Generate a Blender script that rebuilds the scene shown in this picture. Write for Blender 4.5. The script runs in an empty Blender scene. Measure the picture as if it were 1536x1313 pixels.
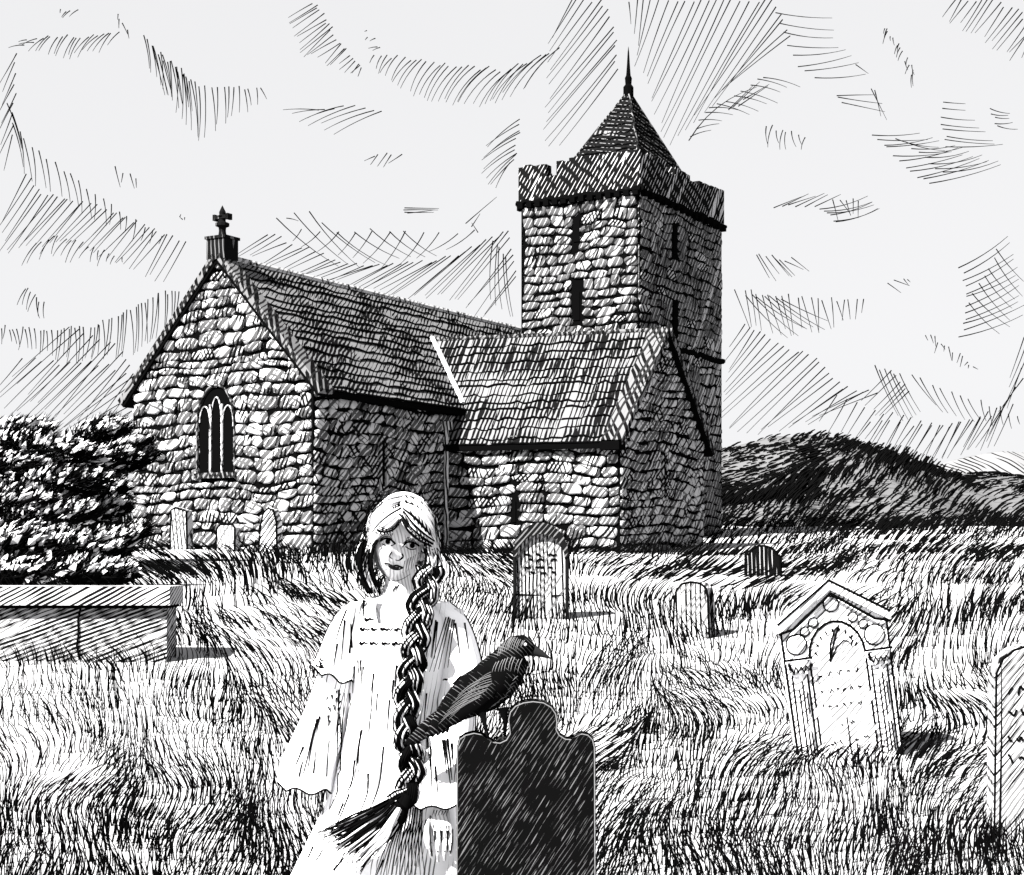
import bpy, math, random
import numpy as np
from mathutils import Vector, Matrix, noise
from mathutils.bvhtree import BVHTree

rng = random.Random(7)
F, CX, HY, H = 2400.0, 768.0, 830.0, 1.43
scn = bpy.context.scene
col = scn.collection
R = math.radians

def W(px, py, Y):
    return Vector(((px-CX)/F*Y, Y, (HY-py)/F*Y+H))

# ------------------------------------------------------------------ materials
def new_mat(name):
    m = bpy.data.materials.new(name); m.use_nodes = True
    nt = m.node_tree; nt.nodes.clear()
    return m, nt

def mth(nt, op, a, b=None, c=None):
    n = nt.nodes.new('ShaderNodeMath'); n.operation = op
    for i, x in enumerate((a, b, c)):
        if x is None: continue
        if isinstance(x, (int, float)): n.inputs[i].default_value = x
        else: nt.links.new(x, n.inputs[i])
    return n.outputs[0]

def dot(nt, v, k):
    n = nt.nodes.new('ShaderNodeVectorMath'); n.operation = 'DOT_PRODUCT'
    nt.links.new(v, n.inputs[0]); n.inputs[1].default_value = k
    return n.outputs['Value']

def ntex(nt, v, scale, detail=1.0):
    n = nt.nodes.new('ShaderNodeTexNoise'); n.inputs['Scale'].default_value = scale
    n.inputs['Detail'].default_value = detail
    if v is not None: nt.links.new(v, n.inputs['Vector'])
    return n.outputs['Fac']

def hatch(nt, v, n, spacing, thick, brk, seed, patch=None, wob=0.35, br=(.36, .52)):
    """mask (0/1) of broken pen strokes: planes of normal n cutting the solid"""
    n = Vector(n).normalized()
    m = n.cross(Vector((0.31, 0.77, 0.55))).normalized()
    low = ntex(nt, v, 0.35/(spacing*3), 2.0)
    d = mth(nt, 'ADD', mth(nt, 'MULTIPLY', dot(nt, v, n/spacing), 1.0), mth(nt, 'MULTIPLY', low, wob*6))
    idx = mth(nt, 'FLOOR', d); fr = mth(nt, 'FRACT', d)
    cmb = nt.nodes.new('ShaderNodeCombineXYZ')
    nt.links.new(dot(nt, v, m/brk), cmb.inputs[0])
    nt.links.new(mth(nt, 'MULTIPLY_ADD', idx, 7.31, seed), cmb.inputs[1])
    nz = ntex(nt, cmb.outputs[0], 1.0, 0.0)
    mr = nt.nodes.new('ShaderNodeMapRange'); mr.interpolation_type = 'SMOOTHSTEP'
    nt.links.new(nz, mr.inputs[0])
    mr.inputs[1].default_value, mr.inputs[2].default_value = br
    mr.inputs[3].default_value = 0.0; mr.inputs[4].default_value = thick*0.5
    w = mr.outputs[0]
    if patch:
        pn = ntex(nt, v, patch[0], 2.0)
        pr = nt.nodes.new('ShaderNodeMapRange'); nt.links.new(pn, pr.inputs[0])
        pr.inputs[1].default_value = 0.38; pr.inputs[2].default_value = 0.62
        pr.inputs[3].default_value = patch[1]; pr.inputs[4].default_value = patch[2]
        w = mth(nt, 'MULTIPLY', w, pr.outputs[0])
    return mth(nt, 'LESS_THAN', mth(nt, 'ABSOLUTE', mth(nt, 'SUBTRACT', fr, 0.5)), w)

def ink_mat(name, base, layers=(), coord='Object'):
    m, nt = new_mat(name)
    out = nt.nodes.new('ShaderNodeOutputMaterial'); bs = nt.nodes.new('ShaderNodeBsdfDiffuse')
    nt.links.new(bs.outputs[0], out.inputs[0])
    tc = nt.nodes.new('ShaderNodeTexCoord'); v = tc.outputs[coord]
    cur = None
    g = lambda a: (a, a, a*1.02, 1)
    for i, L in enumerate(layers):
        mask = hatch(nt, v, L['n'], L['s'], L.get('t', .4), L.get('b', 1.0), i*31.7+5, L.get('patch'), L.get('wob', .35), L.get('br', (.36, .52)))
        mx = nt.nodes.new('ShaderNodeMix'); mx.data_type = 'RGBA'
        nt.links.new(mask, mx.inputs[0])
        if cur is None: mx.inputs[6].default_value = g(base)
        else: nt.links.new(cur, mx.inputs[6])
        mx.inputs[7].default_value = g(L['a'])
        cur = mx.outputs[2]
    if cur is None: bs.inputs[0].default_value = g(base)
    else: nt.links.new(cur, bs.inputs[0])
    return m

PAPER = .29
WK = 1.6
INK = ink_mat('black ink', .0012)
WHITE = ink_mat('white paper', PAPER)
ND = (.62, .5, -.6)         # the draughtsman's usual slant
NC = (.6, .3, .75)          # cross hatch
def sp(Y, px): return px*Y/F
# lines of albedo .1-.15 wash out in full sun and read as dense hatching out of the sun
STONE = ink_mat('rubble stone', PAPER, [
    dict(n=ND, s=.125, t=.8, b=.9, a=.045),
    dict(n=(.4,.6,.9), s=.15, t=.45, b=.5, a=.05, patch=(.9,.0,1.0)),
    dict(n=(.95,.5,-.35), s=.115, t=.6, b=.2, a=.003, patch=(1.5,-.55,.95))])
STONE_B = ink_mat('dark rubble stone', .22, [
    dict(n=ND, s=.11, t=.6, b=.6, a=.004),
    dict(n=(.9,.4,.35), s=.12, t=.5, b=.5, a=.003, patch=(.9,.2,1.0))])
STONE_T = ink_mat('tower stone', .24, [
    dict(n=(.72,.6,-.42), s=.15, t=.85, b=1.6, a=.05, wob=.12, br=(.3, .45)),
    dict(n=(.8,.6,-.3), s=.13, t=.6, b=.4, a=.003, patch=(.8,-.9,.8)),
    dict(n=(.5,.7,-.6), s=.17, t=.45, b=.7, a=.012, patch=(.5,.1,1.0))])
STONE_P = ink_mat('weathered parapet stone', .28, [
    dict(n=(.72,.6,-.5), s=.125, t=.85, b=.9, a=.003, wob=.08, br=(.27, .42)),
    dict(n=(.8,.6,-.2), s=.11, t=.5, b=.8, a=.004, wob=.15)])
SLATE = ink_mat('slate', .10, [
    dict(n=(.78,.6,-.45), s=.115, t=.58, b=.8, a=.003, patch=(.7,.5,1.2), wob=.2, br=(.27, .43)),
    dict(n=(.6,.7,-.5), s=.13, t=.5, b=.6, a=.003, wob=.15, patch=(.7,.1,1.0))])
SLATE_D = ink_mat('dark slate', .10, [
    dict(n=(.25,.2,.95), s=.19, t=.85, b=1.6, a=.003, wob=.1, br=(.25, .4)),
    dict(n=(.75,.6,-.45), s=.14, t=.6, b=.8, a=.004, wob=.15)])
COPING_D = ink_mat('dark hatched coping stone', .09, [  # darker, more heavily hatched coping stone
    dict(n=(.8,.5,.2), s=.15, t=.7, b=.3, a=.003, wob=.2),
    dict(n=ND, s=.12, t=.5, b=.5, a=.01)])
COPING = ink_mat('dressed coping stone', PAPER, [
    dict(n=(.8,.5,.2), s=.16, t=.45, b=.25, a=.01, patch=(1.2,-.3,1.0)),
    dict(n=ND, s=.12, t=.4, b=.5, a=.10)])
DARKST = ink_mat('black stone', .004, [dict(n=(1,.3,.0), s=.15, t=.25, b=.8, a=.07)])
PIPE = ink_mat('iron pipe', .3, [dict(n=(.9,.4,.05), s=.1, t=.5, b=2, a=.006)])

# ------------------------------------------------------------------ mesh collector
class MB:
    def __init__(s): s.v = []; s.f = []; s.m = []
    def add(s, vs, fs, mi=0):
        o = len(s.v); s.v.extend([tuple(x) for x in vs])
        s.f.extend([tuple(o+i for i in q) for q in fs]); s.m.extend([mi]*len(fs))
    def box(s, c, X, Y, Z, mi=0):
        c, X, Y, Z = Vector(c), Vector(X), Vector(Y), Vector(Z)
        vs = [c+X*a+Y*b+Z*d for a in (-1,1) for b in (-1,1) for d in (-1,1)]
        s.add(vs, [(0,1,3,2),(4,6,7,5),(0,4,5,1),(2,3,7,6),(0,2,6,4),(1,5,7,3)], mi)
    def abox(s, x0, x1, y0, y1, z0, z1, mi=0):
        s.box(((x0+x1)/2,(y0+y1)/2,(z0+z1)/2), ((x1-x0)/2,0,0), (0,(y1-y0)/2,0), (0,0,(z1-z0)/2), mi)
    def prism(s, pts, d, mi=0, side=None):
        """extrude planar polygon pts by vector d"""
        n = len(pts); d = Vector(d)
        vs = [Vector(p) for p in pts]+[Vector(p)+d for p in pts]
        s.add(vs, [tuple(range(n)), tuple(range(2*n-1, n-1, -1))], mi)
        s.add(vs, [(i, i+n, (i+1) % n+n, (i+1) % n) for i in range(n)], mi if side is None else side)
    def tube(s, P, r, n=6, mi=0, flat=None):
        P = [Vector(p) for p in P]; k = len(P)
        if k < 2: return
        if isinstance(r, (int, float)): r = [r]*k
        up = Vector((.13, -.97, .21)); vs = []; fs = []
        for i, p in enumerate(P):
            t = (P[min(i+1, k-1)]-P[max(i-1, 0)])
            if t.length < 1e-9: t = Vector((0,0,1))
            t.normalize(); a = t.cross(up)
            if a.length < 1e-4: a = t.cross(Vector((1,0,0)))
            a.normalize(); b = a.cross(t)
            for j in range(n):
                w = 2*math.pi*j/n
                vs.append(p+a*(math.cos(w)*r[i])+b*(math.sin(w)*r[i]*(flat or 1)))
        for i in range(k-1):
            for j in range(n):
                q = (j+1) % n
                fs.append((i*n+j, i*n+q, (i+1)*n+q, (i+1)*n+j))
        fs.append(tuple(range(n-1, -1, -1))); fs.append(tuple((k-1)*n+j for j in range(n)))
        s.add(vs, fs, mi)
    def loft(s, rings, mi=0, cap=True):
        n = len(rings[0]); vs = [p for r in rings for p in r]; fs = []
        for i in range(len(rings)-1):
            for j in range(n):
                q = (j+1) % n
                fs.append((i*n+j, i*n+q, (i+1)*n+q, (i+1)*n+j))
        if cap:
            fs.append(tuple(range(n-1, -1, -1))); fs.append(tuple((len(rings)-1)*n+j for j in range(n)))
        s.add(vs, fs, mi)
    def lathe(s, c, prof, n=16, mi=0, ax=None):
        M = ax or Matrix.Identity(3); c = Vector(c)
        s.loft([[c+M @ Vector((r*math.cos(2*math.pi*j/n), r*math.sin(2*math.pi*j/n), z)) for j in range(n)] for r, z in prof], mi)
    def build(s, name, mats, parent=None, off=None, smooth=False):
        me = bpy.data.meshes.new(name)
        o = off if off is not None else (parent.get('off') if parent and 'off' in parent else (0,0,0))
        a = np.array(s.v, dtype=np.float64)-np.array(o)
        me.from_pydata(a.tolist(), [], s.f)
        for m in (mats if isinstance(mats, (list, tuple)) else [mats]): me.materials.append(m)
        me.polygons.foreach_set('material_index', s.m)
        if smooth: me.polygons.foreach_set('use_smooth', [True]*len(s.f))
        me.update()
        ob = bpy.data.objects.new(name, me); col.objects.link(ob)
        if parent: ob.parent = parent
        elif off is not None: ob.location = off
        return ob

OFF = {}
def thing(name, label, cat, loc, rz=0, group=None):
    o = bpy.data.objects.new(name, None); col.objects.link(o)
    o.location = loc; o.rotation_euler = (0, 0, rz); o.empty_display_size = .2
    tag(o, label, cat, group); return o
def tag(o, label, cat, group=None, kind=None):
    o['label'] = label; o['category'] = cat
    if group: o['group'] = group
    if kind: o['kind'] = kind
    return o

def lerp(a, b, t): return a+(b-a)*t
def poly_at(P, t):
    P = [Vector(p) for p in P]; L = [0]
    for a, b in zip(P, P[1:]): L.append(L[-1]+(b-a).length)
    x = t*L[-1]
    for i in range(len(P)-1):
        if x <= L[i+1] or i == len(P)-2:
            return P[i].lerp(P[i+1], (x-L[i])/max(L[i+1]-L[i], 1e-9))
def smooth_curve(P, k):
    """Catmull-Rom through P, k samples per span"""
    P = [Vector(p) for p in P]; Q = [P[0]*2-P[1]]+P+[P[-1]*2-P[-2]]; out = []
    for i in range(1, len(Q)-2):
        a, b, c, d = Q[i-1:i+3]
        for j in range(k):
            t = j/k
            out.append(.5*((2*b)+(c-a)*t+(2*a-5*b+4*c-d)*t*t+(3*b-a-3*c+d)*t**3))
    out.append(P[-1]); return out

class Surface:
    """pen lines drawn on a modelled surface: the line is laid on the mesh as thin raised ink"""
    def __init__(s, *mbs):
        v = []; f = []
        for m in mbs:
            o = len(v); v.extend(Vector(x) for x in m.v); f.extend(tuple(i+o for i in q) for q in m.f)
        s.b = BVHTree.FromPolygons(v, f)
    def hit(s, px, py):
        o = Vector((0, 0, H)); d = (W(px, py, 1.0)-o).normalized()
        p = s.b.ray_cast(o, d)[0]
        return p
    def stroke(s, mb, pts, wpx, mi=1, step=4.0, taper=True, fallback=None):
        pts = [Vector((p[0], p[1], 0)) for p in pts]
        L = sum((b-a).length for a, b in zip(pts, pts[1:])); k = max(2, int(L/step))
        Q = smooth_curve(pts, 4) if len(pts) > 2 else pts
        run = []; rad = []
        for i in range(k+1):
            t = i/k; q = poly_at(Q, t); h = s.hit(q.x, q.y)
            if h is None:
                if len(run) > 1: mb.tube(run, rad, 5, mi)
                run, rad = [], []; continue
            r = wpx*WK*.5*h.y/F*((1.15-.75*t) if taper else 1)
            if run and (h-run[-1]).length > .35*max(1, h.y/4): 
                if len(run) > 1: mb.tube(run, rad, 5, mi)
                run, rad = [], []
            run.append(h+Vector((0, -r*.35, 0))); rad.append(r)
        if len(run) > 1: mb.tube(run, rad, 5, mi)
    def ruled(s, mb, A, B, n, wpx, mi=1, bend=0, jit=1.0):
        for i in range(n):
            t = (i+.5)/n
            a = poly_at([(p[0], p[1], 0) for p in A], t); b = poly_at([(p[0], p[1], 0) for p in B], t)
            j = lambda: Vector((rng.uniform(-jit, jit), rng.uniform(-jit, jit), 0))
            a, b = a+j(), b+j(); m = (a+b)/2+Vector((-(b-a).y, (b-a).x, 0))*bend
            s.stroke(mb, [a, m, b], wpx*rng.uniform(.75, 1.2), mi)

# ------------------------------------------------------------------ camera, light
cam = bpy.data.cameras.new('camera'); co = bpy.data.objects.new('camera', cam); col.objects.link(co)
co.location = (0, 0, H); co.rotation_euler = (R(90), 0, 0)
cam.sensor_width = 36; cam.lens = 36*F/1536; cam.shift_y = (HY-1313/2)/1536
cam.clip_start = .1; cam.clip_end = 6000; scn.camera = co

S = Vector((-.68*math.cos(R(44)), -.733*math.cos(R(44)), math.sin(R(44))))
sun = bpy.data.lights.new('sun', 'SUN'); sun.energy = 5; sun.angle = R(.5); sun.color = (1, .985, .96)
so = bpy.data.objects.new('sun', sun); col.objects.link(so); so.rotation_euler = S.to_track_quat('Z', 'Y').to_euler()
wd = bpy.data.worlds.new('World'); scn.world = wd; wd.use_nodes = True
nt = wd.node_tree; nt.nodes.clear()
wo = nt.nodes.new('ShaderNodeOutputWorld'); bg = nt.nodes.new('ShaderNodeBackground')
sk = nt.nodes.new('ShaderNodeTexSky'); sk.sky_type = 'NISHITA'; sk.sun_disc = False
sk.sun_elevation = R(44); sk.sun_rotation = math.atan2(S.x, S.y)
hs = nt.nodes.new('ShaderNodeHueSaturation'); hs.inputs['Saturation'].default_value = 0
mx = nt.nodes.new('ShaderNodeMix'); mx.data_type = 'RGBA'; mx.inputs[0].default_value = .97
mx.inputs[7].default_value = (1.25, 1.25, 1.27, 1)
nt.links.new(sk.outputs[0], hs.inputs['Color']); nt.links.new(hs.outputs[0], mx.inputs[6])
nt.links.new(mx.outputs[2], bg.inputs[0]); bg.inputs[1].default_value = .1
nt.links.new(bg.outputs[0], wo.inputs[0])
scn.view_settings.view_transform = 'Standard'; scn.view_settings.look = 'None'
scn.view_settings.exposure = 2.7; scn.view_settings.gamma = 1
scn.cycles.max_bounces = 4; scn.cycles.diffuse_bounces = 3

# ------------------------------------------------------------------ terrain
KY = np.array([-30,0,4.4,8,11,15,19,24,30,40,44,50,58,66,75,90,110,160,400,2500.])
KZ = np.array([-1.55,-1.5,-1.43,-1.42,-1.36,-1.02,-.76,-.58,-.40,-.1,-.04,.0,.45,.85,1.2,1.4,.9,-3,-14,-60.])
_fy = np.linspace(-30, 200, 2301); _fz = np.interp(_fy, KY, KZ)
_k = np.hanning(41); _k /= _k.sum()
_fz = np.convolve(np.pad(_fz, 20, mode='edge'), _k, 'valid')
def gz(x, y):
    z = float(np.interp(y, _fy, _fz)) if y < 200 else float(np.interp(y, KY, KZ))
    a = min(1, max(0, (y-5)/10))
    z += a*.07*noise.noise(Vector((x*.25, y*.25, 3.1)))*(1+min(y, 80)*.02)
    if 20 < y < 60:   # the bank in front of the gable, and the rise at the right
        z += .12*math.exp(-((x+8.5)/3.5)**2-((y-42)/5)**2)
    return z+H
ys = np.concatenate([np.linspace(-20, 3, 8), np.geomspace(4, 200, 150), np.geomspace(240, 2500, 12)])
NX = 121; mb = MB(); vs = []
for y in ys:
    hw = 14+abs(y)*.75
    for i in range(NX):
        x = (i/(NX-1)*2-1)*hw; vs.append((x, y, gz(x, y)))
mb.add(vs, [(j*NX+i, j*NX+i+1, (j+1)*NX+i+1, (j+1)*NX+i) for j in range(len(ys)-1) for i in range(NX-1)])
GROUND = ink_mat('pale turf', .25)
g = mb.build('ground', GROUND, smooth=True); g['kind'] = 'structure'; g['label'] = 'pale grassy churchyard ground rising to the church'

# hills
def hill(name, ridge, Yr, Yf, mat, label):
    rx = [(p[0]-CX)/F*Yr for p in ridge]; rz = [(HY-p[1])/F*Yr for p in ridge]
    xs = np.linspace(min(rx), max(rx), 260); zs = np.interp(xs, rx, rz)
    k = np.hanning(5); k /= k.sum(); zs = np.convolve(np.pad(zs, 2, mode='edge'), k, 'valid')
    m = MB(); V = []; rows = 80
    def pt(x, z, t):
        tt = t if t <= 1 else 2-t
        y = Yf+(Yr-Yf)*t
        nz = 3.0*noise.fractal(Vector((x*.05, y*.03, 1.7)), 1.0, 2.0, 2)*math.sin(math.pi*min(tt, .999))
        return Vector((x*(y/Yr)**.35, y, (z+6)*tt**1.15-6+H+nz))
    for j in range(rows):
        t = j/(rows-1)*1.5
        for x, z in zip(xs, zs): V.append(pt(x, z, t))
    n = len(xs)
    m.add(V, [(j*n+i, j*n+i+1, (j+1)*n+i+1, (j+1)*n+i) for j in range(rows-1) for i in range(n-1)])
    o = m.build(name, mat, smooth=True); o['kind'] = 'structure'; o['label'] = label
    return lambda x, t: pt(x, float(np.interp(x, xs, zs)), t), xs[0], xs[-1]
HILL = ink_mat('dark heather hillside', .07)
HILL2 = ink_mat('pale far hillside', .11, [dict(n=(.85,.12,-.45), s=1.15, t=.36, b=14, a=.003, wob=.03)])
hp, hx0, hx1 = hill('hill', [(600,830),(820,760),(960,705),(1055,680),(1090,670),(1130,660),(1165,651),(1190,653),(1215,650),(1258,655),(1275,666),(1300,668),(1330,680),(1370,692),(1390,696),(1410,706),(1440,709),(1480,706),(1536,716),(1700,748),(1950,800),(2100,830)],
     240, 110, HILL, 'dark heathery hill behind the churchyard at the right')
hill('distant_hill', [(1250,830),(1330,745),(1400,697),(1450,684),(1500,675),(1545,678),(1620,700),(1750,760),(1900,820)], 420, 270, HILL2,
     'paler hill far off at the right edge behind the dark hill')

# ------------------------------------------------------------------ pen-stroke grass
class Strokes:
    def __init__(s): s.v = []; s.f = []; s.n = 0
    def blade(s, p, h, lean, bend, r, fwd=0.08, seg=5, taper=True):
        x = z = 0.0; pts = []
        for i in range(seg+1):
            t = i/seg; a = lean+bend*(t-.5)
            pts.append((p[0]+x, p[1]+fwd*h*t*t, p[2]+z))
            x += math.sin(a)*h/seg; z += math.cos(a)*h/seg
        ca, sa = math.cos(lean), math.sin(lean)
        for i, q in enumerate(pts):
            rr = r*((1-.8*(i/seg)**1.5) if taper else (.45+.55*math.sin(math.pi*(.15+.75*i/seg))))
            s.v += [(q[0]+ca*rr, q[1]+rr*.5, q[2]-sa*rr), (q[0]-ca*rr, q[1]+rr*.5, q[2]+sa*rr), (q[0], q[1]-rr, q[2])]
        o = s.n
        for i in range(seg):
            b = o+i*3
            for j in range(3):
                k = (j+1) % 3; s.f.append((b+j, b+k, b+3+k, b+3+j))
        s.n += 3*(seg+1)
    def build(s, name, mat):
        m = bpy.data.meshes.new(name); m.from_pydata(s.v, [], s.f); m.materials.append(mat); m.update()
        o = bpy.data.objects.new(name, m); col.objects.link(o); return o

AVOID = [(-.31, 4.42, .30, .25), (.015, 4.15, .22, .06)]   # x, y, half width, half depth
st = Strokes()
def nz2(a, b, s): return noise.noise(Vector((a, b, s)))
# rows of tussocks: the nearer the row the smaller its blades, so that no part of the field is bald
rowy = []
y = 6.2
while y < 84:
    slope_len = 26*y/F       # apparent row spacing in world height
    dz = (float(np.interp(y+.5, _fy, _fz))-float(np.interp(y, _fy, _fz)))/.5
    z = float(np.interp(y, _fy, _fz))
    rate = (dz-z/y)/y        # image rows per metre /F
    dy = max(.10, min(3.0, 14/F/max(rate, 1e-4))); rowy.append((y, dy)); y += dy
for y, dy in rowy:
    k = y/F; hw = y*.40+1.5
    x = -hw
    ph = rng.uniform(0, 50)
    while x < hw:
        px = x/k+CX
        x += 5.4*k*rng.uniform(.75, 1.25)
        yy = y+dy*(1.5*nz2(px*.007, y*.35, .3)+.8*nz2(px*.017, ph, 2.3)+rng.uniform(-.22, .22))
        if yy < 5.6: continue
        py = HY-(float(np.interp(yy, _fy, _fz)))/k
        dens = 1.12+.5*nz2(px*.009, py*.018, 4.0)
        low = max(0, min(1, (py-1130)/150))
        bald = 0
        if px < 470 and 985 < py < 1190: bald = .12
        if rng.random() > dens+.55*low-bald: continue
        if any(abs(x-ax) < aw and abs(yy-ay) < ad for ax, ay, aw, ad in AVOID): continue
        # which way the tussocks lie
        lean = 2.3*nz2(px*.0052, py*.011, 9.0)
        if px > 860: lean += .5
        elif px < 560 and py < 1010: lean -= .75
        elif px < 560 and py < 1120: lean -= .25
        if y > 34 and px > 1000: lean = .95+.25*nz2(px*.01, py*.02, 2)
        lean = max(-1.05, min(1.1, lean))*(1-.5*low)
        bend = 1.5*nz2(px*.006, py*.012, 21.0)+(.75 if lean > 0 else -.75)*(1-.4*low)
        h = (41+18*nz2(px*.012, py*.02, 6)+rng.uniform(-11, 12)+16*low)*k
        if y > 34: h *= .72; x += 1.3*k
        r = (1.10+.28*nz2(px*.008, py*.012, 15)+.12*low-(.12 if bald else 0)+rng.uniform(-.2, .25))*k
        dark = nz2(px*.006, py*.012, 33)
        reps = 1+(1 if rng.random() < .04+.45*max(0, dark)+.05*low else 0)
        if y > 34: reps = 1+(1 if px < 620 and rng.random() < .4 else 0)
        elif y > 22 and px < 620 and rng.random() < .5: reps += 1
        for q in range(reps):
            xx = x+rng.uniform(-2, 2)*k*q
            st.blade((xx, yy+(dy*rng.uniform(-.6, .6) if q else 0), gz(xx, yy)-.01), h*rng.uniform(.8, 1.1), lean+rng.uniform(-.09, .09)*(1+2*low), bend, max(.65*k, r))
gr = st.build('grass', INK)
tag(gr, 'black pen stroke grass in wavy tussocks all over the churchyard', 'grass', kind='stuff')

# heather on the hill
sh = Strokes(); i = 0
while i < 12500:
    i += 1
    x = rng.uniform(4, hx1*.75); t = .02+.97*rng.random()
    dk = .8*nz2(x*.07, t*5.5, 5)+.6*nz2(x*.16, t*10, 7)
    rightward = min(1, max(0, (x-30)/45))
    if rng.random() > max(.62 if x < 56 else .22, .60-.14*rightward+.95*dk)+(.2 if t > .82 else 0)+(.4*max(0, 1-x/60)): continue
    p = hp(x, t)
    fl = .8+.9*nz2(x*.05, t*4.2, 8)+.5*rightward*t
    sh.blade((p.x, p.y-.3, p.z+.05), rng.uniform(1.1, 2.3)*(1-.35*(t > .85)), fl+.35*(t > .85), .6, rng.uniform(.07, .125)*(1+.5*max(0, dk)), 0, 3, False)
ho = sh.build('heather', INK); tag(ho, 'dark strokes of heather covering the hill behind the churchyard', 'heather', kind='stuff')

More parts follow.
